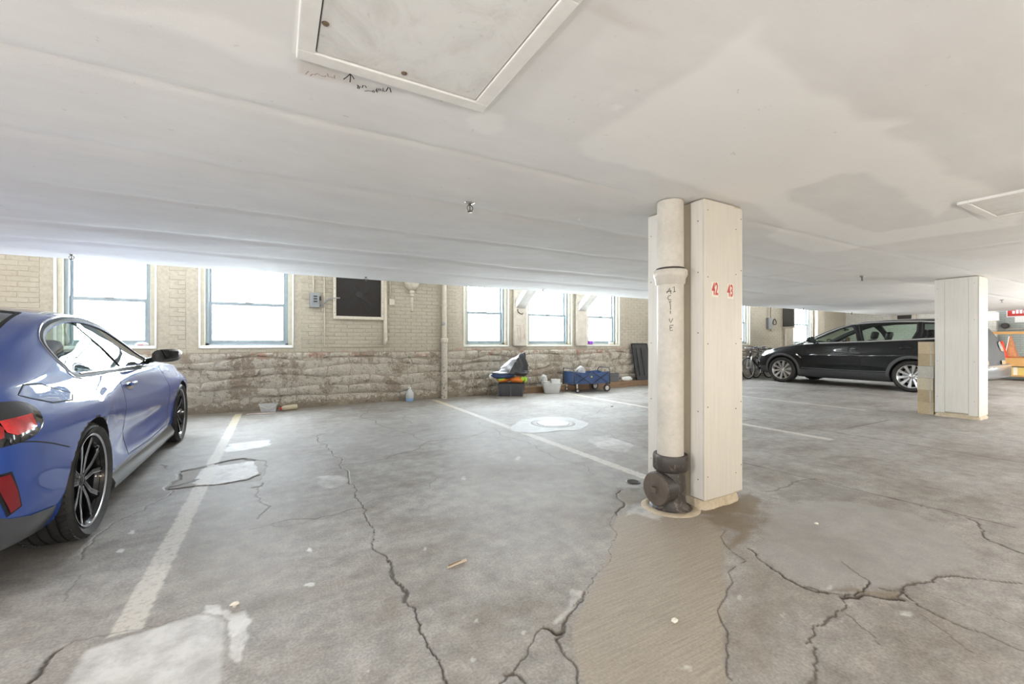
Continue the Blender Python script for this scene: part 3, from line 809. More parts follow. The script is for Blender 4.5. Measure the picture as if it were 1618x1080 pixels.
def crumble_mat():
    k = NT('crumbled_concrete_base'); P = k.pos(); n = k.noise(24, 6, .7, P); n2 = k.noise(5, 4, .6, P)
    k.col(k.mix(n2, k.ramp(n, [(.3, (.32, .24, .14)), (.7, (.66, .56, .41))]), (.60, .52, .40))); k.b.inputs['Roughness'].default_value = .85; k.bump(n, .6, .012); return k.m
M_CRUMB = crumble_mat()
M_GAP = plain('dark_gap', (.05, .04, .03), .9)
def pillar(name, label, x0, x1, y0, y1, base_h, near):
    t = thing(name, label, 'pillar', ((x0+x1)/2, (y0+y1)/2, 0)); cx_, cy_ = (x0+x1)/2, (y0+y1)/2
    hx, hy = (x1-x0)/2, (y1-y0)/2; e = .012
    MB().box(-hx+e, hx-e, -hy+e, hy-e, base_h-.01, H_CEIL-.004).obj('core', M_PILB, t)
    # boards on the four faces
    MB().box(-hx, hx-.095, -hy, -hy+e, base_h, H_CEIL-.012, bev=.002).obj('front_board', M_PIL, t)
    MB().box(hx-.093, hx, -hy+.002, -hy+e+.002, base_h+.004, H_CEIL-.02, bev=.002).obj('front_edge_board', M_PIL, t)
    MB().box(-hx, -hx+e, -hy+e+.001, -hy+.11, base_h+.004, H_CEIL-.010, bev=.002).obj('side_edge_board', M_PILWIN, t)
    MB().box(-hx+.004 if near else -hx, -hx+e, -hy+.112, hy-.115, base_h+.03, H_CEIL-.012, bev=.002).obj('side_board', M_PILB if near else M_PILWIN, t)
    MB().box(-hx, -hx+e, hy-.113, hy, base_h+.012, H_CEIL-.012, bev=.002).obj('side_edge_board', M_PILWIN, t)
    MB().box(hx-e, hx, -hy+e+.003, hy, base_h, H_CEIL-.012, bev=.002).obj('far_side_board', M_PIL, t)
    MB().box(-hx+e, hx-e, hy-e, hy, base_h, H_CEIL-.012, bev=.002).obj('back_board', M_PILWIN, t)
    for zz in ((.25, .72, 1.18, 1.62, 2.0) if near else (.3, .9, 1.5, 2.0)):
        for xx, f in ((-hx+.035, 0), (hx-.08, 0), (hx-.02, 0)):
            MB().lathe([(.001, .0025), (.0035, .002), (.0045, 0)], AX((xx, -hy-.0005, zz+random.uniform(-.05, .05)), (0, -1, 0)), 8).obj('screw', M_RUST, t)
        for yy in (-hy+.05, hy-.03):
            MB().lathe([(.001, .0025), (.0035, .002), (.0045, 0)], AX((-hx-.0005, yy, zz+random.uniform(-.05, .05)), (-1, 0, 0)), 8).obj('screw', M_RUST, t)
    # broken concrete plinth showing below the boards
    m = MB(); n = 48; rings = []
    for k_, zz in enumerate((-.003, .02, base_h*.6, base_h+.01)):
        r_ = []
        for j in range(n):
            a = 2*math.pi*j/n; c_, s_ = math.cos(a), math.sin(a); q = 1/max(abs(c_)/hx, abs(s_)/hy)
            q *= (.965, .95, .925, .90)[k_] if near else (1.04, 1.01, .99, .96)[k_]
            nn = float(fbm(np.array([c_*5+9]), np.array([s_*5+k_*2.0]), 5)[0]-.5)*.03
            r_.append(((q+nn)*c_, (q+nn)*s_, zz))
        rings.append(r_)
    vs = [v for r_ in rings for v in r_]; fs = [(i*n+j, i*n+(j+1) % n, (i+1)*n+(j+1) % n, (i+1)*n+j) for i in range(3) for j in range(n)] + [tuple(3*n+j for j in range(n))]
    m.add(vs, fs).obj('concrete_plinth', M_CRUMB, t, smooth=True, angle=60)
    return t
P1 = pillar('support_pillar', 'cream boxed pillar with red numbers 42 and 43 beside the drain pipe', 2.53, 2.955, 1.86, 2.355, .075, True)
P2 = pillar('support_pillar', 'white boxed pillar beside the stacked concrete blocks', 9.01, 9.41, 2.07, 2.55, .05, False)

M_RED = plain('red_number_paint', (.52, .045, .03), .5, var=.1, scale=60)
M_STICK = plain('off_white_sticker', (.75, .70, .60), .4, var=.03)
M_INK = plain('black_marker_ink', (.035, .03, .03), .6)
M_INKR = plain('faded_red_marker_ink', (.42, .30, .26), .7)
def text_obj(name, body, size, mat, parent, M, xs=1.0, bold=0.0, depth=.0006):
    cu = bpy.data.curves.new(name, 'FONT'); cu.body = body; cu.size = size; cu.align_x = 'CENTER'; cu.align_y = 'CENTER'; cu.extrude = depth; cu.offset = bold
    tmp = bpy.data.objects.new('tmp_text', cu); COL.objects.link(tmp)
    dg = bpy.context.evaluated_depsgraph_get(); me = bpy.data.meshes.new_from_object(tmp.evaluated_get(dg)); bpy.data.objects.remove(tmp, do_unlink=True)
    me.transform(M @ Matrix.Diagonal((xs, 1, 1, 1))); me.materials.clear(); me.materials.append(mat)
    o = bpy.data.objects.new(name, me); link(o, parent); return o
def face_M(p, normal, up=(0, 0, 1)):
    z = Vector(normal).normalized(); y = Vector(up); x = y.cross(z).normalized(); y = z.cross(x)
    return Matrix.Translation(Vector(p)) @ Matrix((x, y, z)).transposed().to_4x4()
pl = P1.location
for body, px, py, w in (('42', 1129.5, 457, 20), ('43', 1153.5, 460, 18)):
    p = on_y(px, py, 1.86); q = p - pl
    st = MB().box(q.x-.036, q.x+.036, -.2475-.0012, -.2475, q.z-.052, q.z+.052).obj('number_sticker', M_STICK, P1)
    text_obj('number', body, .118, M_RED, st, face_M((q.x, -.2475-.0022, q.z), (0, -1, 0)), .56, .0022)

def stroke(m, pts, w, nrm, lift=.0012):
    """flat pen stroke through world points lying on a surface with normal nrm(p)"""
    P_ = [Vector(p) for p in pts]; L, R = [], []
    for i, p in enumerate(P_):
        d = (P_[min(i+1, len(P_)-1)] - P_[max(i-1, 0)]).normalized(); n = nrm(p); s_ = d.cross(n).normalized()*w/2
        L.append(p+s_+n*lift); R.append(p-s_+n*lift)
    k = len(P_); m.add(L+R, [(i, i+1, k+i+1, k+i) for i in range(k-1)])
# upside-down marker note on the ceiling by the hatch
def zw(*pts): return [on_z(470+x/6.748, y/6.748, H_CEIL) for x, y in pts]
dn = lambda p: Vector((0, 0, -1))
m = MB()
for s_ in (((560,860),(566,810),(563,768)), ((490,830),(530,800),(563,768)), ((563,768),(585,795),(605,828))): stroke(m, zw(*s_), .0042, dn, .006)
m.obj('arrow_mark', M_INK, CEIL)
m = MB()
for s_ in (((998,968),(985,920),(970,912),(945,955),(925,962),(912,915),(905,958)), ((893,935),(872,928),(862,942),(878,950),(893,938)), ((850,925),(838,945),(852,970)), ((838,945),(865,955)), ((800,958),(812,945),(826,955),(812,970),(798,960)), ((715,955),(755,950),(800,957)), ((735,920),(722,897),(700,892),(690,920)), ((640,885),(648,912),(638,925),(655,930),(668,905),(655,898),(640,915))):
    stroke(m, zw(*s_), .0042, dn, .006)
m.obj('handwritten_note', M_INK, CEIL)
m = MB()
for s_ in (((85,775),(120,740)), ((135,792),(160,772),(185,778),(215,765),(240,785)), ((250,790),(290,800),(305,788)), ((320,765),(327,800),(360,806),(385,812)), ((395,785),(396,822))): stroke(m, zw(*s_), .004, dn, .006)
m.obj('faded_handwriting', M_INKR, CEIL)

# ================================================================== CEILING HATCHES
def hatch_mat():
    k = NT('scuffed_hatch_paint'); P = k.pos(); n1 = k.noise(6, 6, .7, P, .8); n2 = k.noise(30, 4, .6, P)
    c = k.ramp(n1, [(.28, (.62, .61, .585)), (.5, (.745, .74, .72)), (.75, (.79, .785, .765))])
    c = k.mix(k.math('MULTIPLY', k.ramp(n2, [(.28, (1,)*3), (.36, (0,)*3)]), .35), c, (.40, .38, .35))
    k.col(c); k.b.inputs['Roughness'].default_value = .6; k.bump(n1, .15, .004); return k.m
M_HATCH = hatch_mat()
M_TRIM = plain('hatch_trim_paint', (.76, .745, .715), .55, var=.05, scale=12, bump=.15)
def hatch(label, x0, x1, y0, y1, g=None):
    t = thing('ceiling_access_hatch', label, 'hatch', ((x0+x1)/2, (y0+y1)/2, H_CEIL)); hx, hy = (x1-x0)/2, (y1-y0)/2; w = .055
    MB().box(-hx, hx, hy-w, hy, -.020, .01, bev=.004).obj('trim_board', M_TRIM, t)
    MB().box(-hx, hx, -hy, -hy+w, -.020, .01, bev=.004).obj('trim_board', M_TRIM, t)
    MB().box(-hx, -hx+w, -hy+w, hy-w, -.020, .01, bev=.004).obj('trim_board', M_TRIM, t)
    MB().box(hx-w, hx, -hy+w, hy-w, -.020, .01, bev=.004).obj('trim_board', M_TRIM, t)
    MB().box(-hx+w, hx-w, -hy+w, hy-w, -.002, .01).obj('gap_shadow_board', M_GAP, t)
    MB().box(-hx+w+.004, hx-w-.003, -hy+w+.004, hy-w-.004, -.014, .0, bev=.003).obj('panel', M_HATCH, t)
    return t
HT = hatch('painted plywood ceiling hatch with two dark screws and marker note beside it', .06, .755, .90, 1.607)
hatch('painted ceiling hatch cut by the right edge of the picture', 4.18, 4.88, .37, 1.07)
for px, py in ((514.5, 37), (638.5, 115.5)):
    p = on_z(px, py, H_CEIL-.014) - HT.location
    s = MB().lathe([(.001, -.004), (.009, -.0035), (.011, 0), (.011, .002)], Matrix.Translation(p), 14).obj('screw', M_RUST, HT, smooth=True)

# ================================================================== SPRINKLER HEADS
M_BRASS = plain('tarnished_brass', (.13, .12, .10), .4, .8)
M_CHROME = plain('bright_chrome', (.80, .80, .80), .12, 1.0, var=.02)
def sprinkler(px, py, label):
    p = on_z(px, py, H_CEIL)
    t = thing('sprinkler_head', label, 'sprinkler', (p.x, p.y, H_CEIL), group='sprinkler heads on the ceiling')
    MB().lathe([(.001, -.012), (.016, -.011), (.034, -.004), (.036, .002)], n=24).obj('escutcheon', M_CHROME, t, smooth=True)
    MB().lathe([(.001, 0), (.011, 0), (.011, -.022), (.007, -.024), (.001, -.024)], n=12).obj('threaded_body', M_BRASS, t, smooth=True, angle=40)
    for s_ in (-1, 1):
        MB().tube([(s_*.006, 0, -.020), (s_*.019, 0, -.027), (s_*.022, 0, -.042), (s_*.014, 0, -.056), (s_*.003, 0, -.062)], .0032, 8).obj('frame_arm', M_BRASS, t, smooth=True)
    MB().lathe([(.001, -.022), (.004, -.03), (.0035, -.045), (.007, -.058), (.001, -.06)], n=10).obj('bulb', M_BRASS, t, smooth=True)
    MB().lathe([(.001, -.061), (.015, -.061), (.018, -.064), (.018, -.066), (.001, -.067)], n=20).obj('deflector', M_BRASS, t, smooth=True)
sprinkler(742.5, 320, 'sprinkler head in the middle of the ceiling, the nearest one')
sprinkler(113, 401, 'sprinkler head in front of the window above the blue car')
sprinkler(578, 436.5, 'sprinkler head in front of the wall fan grille')
sprinkler(858, 457, 'sprinkler head in front of the brace by the middle window')
sprinkler(1362, 436.5, 'sprinkler head over the black car, left of the white pillar')
sprinkler(1583, 473.5, 'sprinkler head on the far ceiling right of the white pillar')
sprinkler(1269, 487.0, 'tiny far sprinkler head in front of the last window')
sprinkler(1345.5, 493.5, 'tiny far sprinkler head over the windshield of the black car')
sprinkler(766, 453.5, 'sprinkler head in front of the window right of the wall pipe')

# ================================================================== DRAIN PIPE AT THE PILLAR
def old_pipe_mat(name, paint, bare, th=.36):
    k = NT(name); P = k.pos(); n1 = k.noise(3, 5, .65, P); n2 = k.noise(26, 5, .7, P)
    c = k.ramp(n1, [(.3, tuple(v*.80 for v in paint)), (.65, paint)])
    c = k.mix(.3, c, k.ramp(n2, [(.3, (.7,)*3), (.6, (1.08,)*3)]), 'MULTIPLY')
    sep = k.n('ShaderNodeSeparateXYZ'); k.l(P, sep.inputs[0])
    chips = k.ramp(k.math('ADD', n2, k.math('MULTIPLY', sep.outputs[2], .06)), [(th-.02, (1,)*3), (th+.02, (0,)*3)])
    c = k.mix(chips, c, bare); k.col(c); k.b.inputs['Roughness'].default_value = .45; k.bump(n2, .3, .005); return k.m
M_PIPE = old_pipe_mat('cream_painted_iron_pipe', (.66, .615, .54), (.06, .05, .045), .35)
M_PIPEF = old_pipe_mat('flaking_painted_iron_pipe', (.60, .55, .46), (.07, .055, .045), .43)
M_IRON = old_pipe_mat('tarred_cast_iron', (.055, .047, .042), (.14, .11, .085), .42)
M_PLUG = plain('brown_iron_plug', (.13, .105, .085), .5, .4, var=.2, scale=20, bump=.3)
PX, PY = 2.408, 2.040
def drain_pipe():
    t = thing('drain_pipe', 'painted iron drain pipe marked ACTIVE with black cleanout at its foot', 'pipe', (PX, PY, 0))
    MB().lathe([(.086, .33), (.0885, .36), (.0885, 1.56), (.0885, 1.60)], n=36).obj('lower_pipe', M_PIPE, t, smooth=True)
    MB().lathe([(.0885, 1.60), (.089, 1.64), (.087, H_CEIL-.005)], n=36).obj('upper_pipe', M_PIPE, t, smooth=True)
    MB().lathe([(.088, 1.545), (.098, 1.555), (.102, 1.59), (.109, 1.60), (.113, 1.615), (.113, 1.640), (.108, 1.648), (.100, 1.645), (.0885, 1.635)], n=36).obj('hub_collar', M_PIPE, t, smooth=True, angle=50)
    MB().lathe([(.087, 1.64), (.1, 1.652), (.094, 1.662), (.0885, 1.664)], n=36).obj('caulked_joint', M_IRON, t, smooth=True)
    MB().lathe([(.085, .37), (.112, .372), (.117, .36), (.117, .275), (.108, .262), (.09, .255)], n=36).obj('iron_collar', M_IRON, t, smooth=True, angle=45)
    MB().lathe([(.09, .26), (.094, .24), (.10, .16), (.10, .06), (.108, .03), (.125, .012), (.13, 0)], n=36).obj('cleanout_tee', M_IRON, t, smooth=True, angle=55)
    MB().lathe([(.10, .0), (.104, .05), (.108, .10), (.114, .105), (.114, .138), (.105, .142)], AX((0, 0, .145), (-1, 0, .02)), 36).obj('cleanout_branch', M_IRON, t, smooth=True, angle=45)
    pg = MB().lathe([(.108, .138), (.106, .150), (.09, .152), (.001, .152)], AX((0, 0, .145), (-1, 0, .02)), 36).obj('cleanout_plug', M_PLUG, t, smooth=True, angle=40)
    MB().box(-.172, -.150, -.018, .018, .128, .164, bev=.003).obj('plug_nut', M_PLUG, pg)
    MB().lathe([(.135, .0), (.15, .012), (.19, .004), (.20, -.002)], n=36).obj('mortar_collar', M_CRUMB, t, smooth=True)
    MB().lathe([(.10, .012), (.138, .014), (.142, .002), (.148, -.003)], n=36).obj('tar_seal', M_IRON, t, smooth=True)
    # marker letters down the pipe
    R = .0885
    def on_pipe(px, py):
        r = ray(px, py); a = r.x*r.x+r.y*r.y; b = -2*(r.x*PX+r.y*PY); c = PX*PX+PY*PY-R*R; k = (-b-math.sqrt(max(b*b-4*a*c, 0)))/(2*a)
        return CAMP + r*k - Vector((PX, PY, 0))
    nr = lambda p: Vector((p.x, p.y, 0)).normalized()
    def zl(*pts): return [on_pipe(1000+x/4, 290+y/4) for x, y in pts]
    for S_ in ([((214,692),(226,672),(232,658),(236,676),(241,697)), ((211,684),(228,680),(245,678))], [((250,658),(262,650),(262,668),(262,684)), ((255,685),(270,680))],
               [((240,706),(226,708),(220,720),(226,734),(242,733))], [((234,745),(237,770),(238,797)), ((228,748),(244,743))], [((237,802),(237,822))],
               [((228,852),(234,868),(240,880),(246,866),(253,850))], [((256,894),(234,896),(235,912),(236,929),(252,926)), ((235,911),(249,908))]):
        m = MB()
        for s_ in S_: stroke(m, zl(*s_), .0042, nr, .0008)
        m.obj('marker_letter', M_INK, t)
    return t
drain_pipe()
# floor hole and small tar lumps beside it
p = on_z(1000.5, 761)
fd = thing('floor_drain_hole', 'small dark drain hole in the floor left of the drain pipe', 'drain', (p.x, p.y, 0))
MB().lathe([(.001, .0035), (.042, .0035), (.046, .003)], n=24).obj('hole', M_GAP, fd)
MB().lathe([(.044, .003), (.052, .006), (.060, .001)], n=24).obj('rim', M_IRON, fd, smooth=True)

# ================================================================== BLOCK STACK BY THE WHITE PILLAR
def block_mat(i, col):
    k = NT('concrete_block_%d' % i); P = k.pos(); n = k.noise(40, 5, .7, P); n1 = k.noise(4, 4, .6, P)
    k.col(k.mix(.5, k.ramp(n1, [(.3, tuple(c*.85 for c in col)), (.7, col)]), k.ramp(n, [(.3, (.7,)*3), (.7, (1.15,)*3)]), 'MULTIPLY')); k.b.inputs['Roughness'].default_value = .85; k.bump(n, .4, .005); return k.m
BLK = [block_mat(0, (.57, .46, .30)), block_mat(1, (.52, .50, .45)), block_mat(2, (.60, .53, .40)), block_mat(3, (.47, .38, .24))]
names = ['bottom concrete block of the stack behind the white pillar', 'second concrete block from the floor in the stack behind the white pillar', 'third concrete block from the floor, pale tan, behind the white pillar',
         'fourth concrete block from the floor, grey, behind the white pillar', 'fifth concrete block from the floor, tan, behind the white pillar', 'topmost concrete block of the stack behind the white pillar']
for i in range(6):
    b = thing('concrete_block', names[i], 'concrete block', (9.23+random.uniform(-.008, .008), 2.665+random.uniform(-.006, .006), .002+i*.192), group='concrete blocks stacked by the pillar')
    m = MB(); hx, hy, hz = .195, .095, .19
    m.box(-hx, -hx+.035, -hy, hy, 0, hz); m.box(hx-.035, hx, -hy, hy, 0, hz); m.box(-.018, .018, -hy, hy, 0, hz); m.box(-hx+.035, -.018, -hy, -hy+.035, 0, hz); m.box(.018, hx-.035, -hy, -hy+.035, 0, hz); m.box(-hx+.035, -.018, hy-.035, hy, 0, hz); m.box(.018, hx-.035, hy-.035, hy, 0, hz)
    m.obj('block_body', BLK[(0, 3, 2, 1, 3, 0)[i]], b)
    MB().box(-hx-.001, -hx+.001, -hy+.028, -hy+.048, .004, hz-.004).obj('mould_groove', BLK[1], b)

# ================================================================== BACK WALL FITTINGS
M_CREAM = plain('cream_pipe_paint', (.55, .50, .41), .5, var=.12, scale=16, bump=.15)
M_GREYBOX = plain('grey_enamel_box', (.27, .28, .29), .45, .2)
M_BLACK = plain('black_plastic', (.022, .022, .024), .45)
M_BLKRUB = plain('black_rubber', (.03, .03, .031), .7, var=.15)
def wy(px, py, d=0.0):
    return on_y(px, py, Y_WALL-d)
# round pipe with couplings right of the fan
p0 = wy(702, 627, .10)
t = thing('wall_pipe', 'tall painted pipe with flaking lower end standing against the wall', 'pipe', (p0.x, Y_WALL-.10, 0))
MB().lathe([(.062, .0), (.062, .86), (.06, 1.18)], n=24).obj('lower_pipe', M_PIPEF, t, smooth=True)
MB().lathe([(.052, 1.15), (.052, H_UP)], n=24).obj('upper_pipe', M_CREAM, t, smooth=True)
MB().lathe([(.06, 1.14), (.078, 1.145), (.08, 1.17), (.08, 1.215), (.072, 1.225), (.05, 1.23)], n=24).obj('coupling', M_CREAM, t, smooth=True, angle=45)
MB().lathe([(.001, .075), (.03, .075), (.036, .06), (.036, .0)], AX((-.02, 0, 1.52), (-.25, -1, 0)), 16).obj('cleanout_cap', M_METAL, t, smooth=True, angle=40)
MB().box(-.09, .09, .055, .092, 1.88, 1.92).obj('pipe_clamp', M_CREAM, t)
# fan behind a mesh grille in a frame
a, b = wy(531, 497, .05), wy(602, 497, .05); x0, x1, z0 = a.x, b.x, a.z-.02
t = thing('exhaust_fan', 'square black wall fan behind a mesh grille in a cream frame', 'fan', ((x0+x1)/2, Y_WALL-.012, z0)); w = (x1-x0)/2; hh = .78
for nm, bx_ in (('frame_rail', (-w-.05, w+.05, -.055, 0)), ('frame_rail', (-w-.05, w+.05, hh, hh+.055))):
    MB().box(bx_[0], bx_[1], -.06, .0, bx_[2], bx_[3], bev=.004).obj(nm, M_CREAM, t)
for s_ in (-1, 1):
    MB().box(min(s_*w, s_*(w+.05)), max(s_*w, s_*(w+.05)), -.06, 0, 0, hh, bev=.004).obj('frame_stile', M_CREAM, t)
    for q in range(4): MB().lathe([(.001, .004), (.006, .003), (.007, 0)], AX((s_*(w+.025), -.06, .06+q*.22), (0, -1, 0)), 8).obj('screw', M_RUST, t)
MB().box(-w, w, -.008, -.002, 0, hh).obj('dark_recess', M_GAP, t)
fan = MB().lathe([(.06, -.02), (.06, .02), (.05, .024), (.001, .024)], AX((0, -.018, hh*.52), (0, -1, 0)), 20).obj('fan_hub', M_BLACK, t, smooth=True, angle=40)
M_BLADE = plain('dusty_fan_blade', (.03, .028, .025), .6)
for q in range(4):
    an = q*math.pi/2+.6; c_, s_ = math.cos(an), math.sin(an)
    MB().add([(c_*.05-s_*.05, -.012, hh*.52+s_*.05+c_*.05), (c_*.33-s_*.13, -.012, hh*.52+s_*.33+c_*.13), (c_*.36+s_*.05, -.03, hh*.52+s_*.36-c_*.05), (c_*.06+s_*.03, -.03, hh*.52+s_*.06-c_*.03)], [(0, 1, 2, 3)]).obj('fan_blade', M_BLADE, fan)
for an in (.75, 2.35): MB().bar((-math.cos(an)*.42, -.034, hh*.5-math.sin(an)*.42), (math.cos(an)*.42, -.034, hh*.5+math.sin(an)*.42), .012, .006).obj('guard_brace', M_BLADE, t)
m = MB()
for q in np.arange(-w+.015, w, .021): m.box(q-.002, q+.002, -.048, -.044, 0, hh)
for q in np.arange(.02, hh, .021): m.box(-w, w, -.045, -.041, q-.0015, q+.0015)
tag(m.obj('grille_mesh', M_BLACK, t), kind='stuff')
# grey switch box with cable
a = wy(497, 474, .06)
t = thing('switch_box', 'small grey electrical switch box on the wall left of the fan', 'switch box', (a.x, Y_WALL-.012, a.z))
MB().box(-.075, .075, -.10, 0, -.13, .13, bev=.006).obj('box_body', M_GREYBOX, t)
MB().box(-.045, .055, -.108, -.10, -.06, .09, bev=.003).obj('cover_plate', M_GREYBOX, t)
for zz in (-.025, .02, .065): MB().box(-.02, .04, -.116, -.108, zz-.012, zz+.012, bev=.002).obj('breaker', M_BLACK, t)
MB().box(.075, .105, -.07, -.03, 0, .07, bev=.004).obj('switch_lever', M_BLACK, t)
MB().tube([(-.02, -.03, .13), (-.02, -.03, H_UP-a.z)], .012, 8).obj('conduit', M_CREAM, t)
MB().tube([(.05, -.04, -.10), (.12, -.05, -.09), (.2, -.06, .0), (.28, -.06, .05), (.42, -.05, .06)], .013, 8).obj('flex_cable', M_GREYBOX, t, smooth=True)
# thin conduits
def conduit(label, pts, r, boxat=None, mat=None):
    P_ = [Vector(p) for p in pts]; b0 = P_[0]
    t_ = thing('wall_conduit', label, 'conduit', b0)
    MB().tube([p-b0 for p in P_], r, 8).obj('tube', mat or M_CREAM, t_, smooth=True)
    if boxat is not None:
        q = Vector(boxat)-b0; MB().box(q.x-.05, q.x+.05, q.y-.03, q.y+.025, q.z-.06, q.z+.06, bev=.005).obj('junction_box', M_CREAM, t_)
    return t_
a, b = wy(512.5, 440, .03), wy(512.5, 547, .03); c_ = wy(610, 546, .03)
conduit('thin conduit forming a corner below the switch box and fan', [(a.x, a.y, H_UP-.05), (a.x, a.y, SILL+.01), (c_.x-.05, a.y, SILL+.01)], .009)
a = wy(609, 500, .05)
conduit('thick vertical pipe just right of the fan frame', [(a.x, a.y, H_UP-.05), (a.x, a.y, 1.2), (a.x-.02, a.y, 1.10)], .035)
a, c_ = wy(619, 477, .04), wy(616.5, 440, .04)
conduit('twin cable conduit ending in a small box right of the fan', [(c_.x, c_.y, H_UP-.05), (c_.x, c_.y, a.z+.05)], .011, (a.x, a.y, a.z))
a = wy(649, 455, .10)
t = thing('condensate_trap', 'cream funnel and down-tube of an old drain high on the wall', 'drain trap', (a.x, Y_WALL-.18, a.z))
MB().lathe([(.001, -.06), (.05, -.05), (.13, .02), (.15, .10), (.15, .4)], n=24).obj('funnel', M_CREAM, t, smooth=True)
MB().lathe([(.03, -.05), (.045, -.07), (.045, -.10), (.03, -.115), (.03, -.13), (.042, -.14), (.042, -.17), (.024, -.18)], n=16).obj('union_nut', M_CREAM, t, smooth=True, angle=35)
MB().tube([(0, 0, -.16), (0, 0, -.44), (.0, .02, -.455)], .024, 12).obj('down_tube', M_CREAM, t, smooth=True)
# wooden posts with knee braces between the right-hand windows
M_POST = plain('painted_post', (.53, .485, .41), .6, var=.15, scale=7, bump=.3)
M_BRACE = plain('white_brace_paint', (.58, .565, .53), .5, var=.08, scale=7)
def post(px0, px1, label, marks):
    a, b = wy(px0, 540, .07), wy(px1, 540, .07)
    t_ = thing('wall_post', label, 'post', ((a.x+b.x)/2, Y_WALL, SILL-.02)); w_ = (b.x-a.x)/2
    MB().box(-w_, w_, -.08, -.012, .02, H_UP-SILL, bev=.006).obj('post_board', M_POST, t_)
    zb = 1.98-SILL
    MB().bar((0, -.05, zb), (0, -1.10, zb+.76), w_*1.5, .13, bev=.006).obj('knee_brace', M_BRACE, t_)
    m_ = MB(); up = lambda p: Vector((0, -1, 0))
    for q in marks: stroke(m_, [(x, -.08, z) for x, z in q], .008, up, .001)
    if marks: m_.obj('red_scrawl', plain('faint_red_paint', (.42, .17, .13), .7), t_)
post(812, 832, 'cream wall post with red scrawl and knee brace', [((-.08, .42), (-.07, .25), (-.02, .12)), ((-.01, .45), (0, .3), (.0, .1)), ((.08, .5), (.1, .35), (.09, .2)), ((.1, .28), (.105, .22), (.1, .17)), ((-.12, .48), (.02, .47))])
post(911, 927, 'plain cream wall post with knee brace near the third right window', [])
a = wy(822, 492, .08)
t = thing('wall_hook', 'dark bent hook on the scrawled wall post', 'hook', (a.x-.03, Y_WALL-.085, a.z))
MB().tube([(-.04, 0, .05), (-.035, -.01, -.01), (.03, -.02, -.05), (.07, -.02, -.06), (.09, -.01, -.03)], .009, 8).obj('hook_wire', M_IRON, t, smooth=True)
# far end of the back wall: small panel, cables, blower housing
a = wy(1215.5, 510, .06)
t = thing('breaker_panel', 'narrow grey electrical panel on the far wall above the bicycles', 'electrical panel', (a.x, Y_WALL-.012, a.z))
MB().box(-.10, .10, -.09, 0, -.20, .17, bev=.006).obj('panel_box', M_GREYBOX, t); MB().box(-.08, .08, -.098, -.09, -.17, .14, bev=.003).obj('panel_door', M_GREYBOX, t)
MB().tube([(0, -.04, .17), (0, -.04, H_UP-a.z)], .02, 8).obj('conduit', M_CREAM, t)
a = wy(1224, 508, .06)
t = thing('cable_coil', 'dark coil of cable hanging on the far wall beside the breaker panel', 'cable', (a.x, Y_WALL-.03, a.z))
MB().tube([(.09*math.cos(q)*(1+.2*math.sin(3*q)), -.03+.02*math.sin(2*q), .10*math.sin(q)) for q in np.linspace(0, 11.5, 40)], .014, 6).obj('coil', M_BLACK, t, smooth=True)
MB().tube([(-.15, 0, .6), (-.15, 0, -.33)], .018, 8).obj('conduit', M_CREAM, t)
a = wy(1236.5, 517, 0)
t = thing('duct_housing', 'dark metal duct housing beside the last window', 'duct', (15.52, Y_WALL-.012, a.z+.02))
MB().box(-.04, .06, -.35, 0, .0, 1.0, bev=.006).obj('duct_shell', plain('dark_duct_metal', (.10, .095, .09), .5, .4), t); MB().box(-.07, .09, -.38, 0, -.06, .0, bev=.004).obj('bottom_flange', M_CREAM, t)
MB().tube([(.02, -.05, -.06), (.02, -.05, -1.0)], .03, 8).obj('down_pipe', M_CREAM, t)
# vent and beige frame on the end wall, above the black car
a, b = on_x(1418.5, 500, X_END-.02), on_x(1441, 500, X_END-.02)
t = thing('end_wall_vent', 'dark louvred vent high on the end wall above the black car', 'vent', (X_END, (a.y+b.y)/2, a.z-.25)); w = abs(a.y-b.y)/2
MB().box(-.05, -.01, -w, w, 0, .9).obj('dark_panel', M_GAP, t)
for s_ in (-1, 1): MB().box(-.07, -.005, s_*(w+.06)-.06, s_*(w+.06)+.06, -.05, 1.0, bev=.004).obj('frame_stile', M_CREAM, t)
for q in range(6): MB().box(-.065, -.05, -w, w, .05+q*.14, .08+q*.14).obj('louvre', M_BLACK, t)

# ================================================================== MANHOLE
def manhole_mat():
    k = NT('white_painted_iron'); P = k.pos(); k.col(k.ramp(k.noise(7, 5, .6, P), [(.3, (.62, .62, .61)), (.7, (.72, .72, .72))])); k.b.inputs['Roughness'].default_value = .35; return k.m
M_LID = manhole_mat(); M_RING = plain('pale_ring_concrete', (.42, .42, .41), .6, var=.15, scale=9)
t = thing('manhole_cover', 'round white manhole cover in a pale concrete ring on the floor', 'manhole cover', (3.42, 4.93, 0))
MB().lathe([(.001, .012), (.215, .012), (.222, .010), (.224, 0)], n=48).obj('lid', M_LID, t, smooth=True, angle=40)
MB().lathe([(.228, .002), (.234, .006), (.30, .006), (.306, .001)], n=48).obj('iron_ring', M_METAL if False else M_RING, t, smooth=True, angle=40)
MB().lathe([(.222, .0028), (.2285, .0028)], n=48).obj('ring_gap', M_GAP, t)
MB().lathe([(.306, .0030), (.315, .0030)], n=48, a0=1.6, a1=5.6).obj('ring_gap', M_GAP, t)
m = MB(); n = 56; vs = []
for j in range(n):
    q = 2*math.pi*j/n; rr = .47+.10*float(vnoise(np.array([math.cos(q)*2+5]), np.array([math.sin(q)*2+5]), 4)[0]) + (.30*max(0, math.cos(q-3.45))**6)
    vs += [(.312*math.cos(q), .312*math.sin(q), .0042), (rr*.97*math.cos(q), rr*.97*math.sin(q), .0042), (rr*math.cos(q), rr*math.sin(q), -.002)]
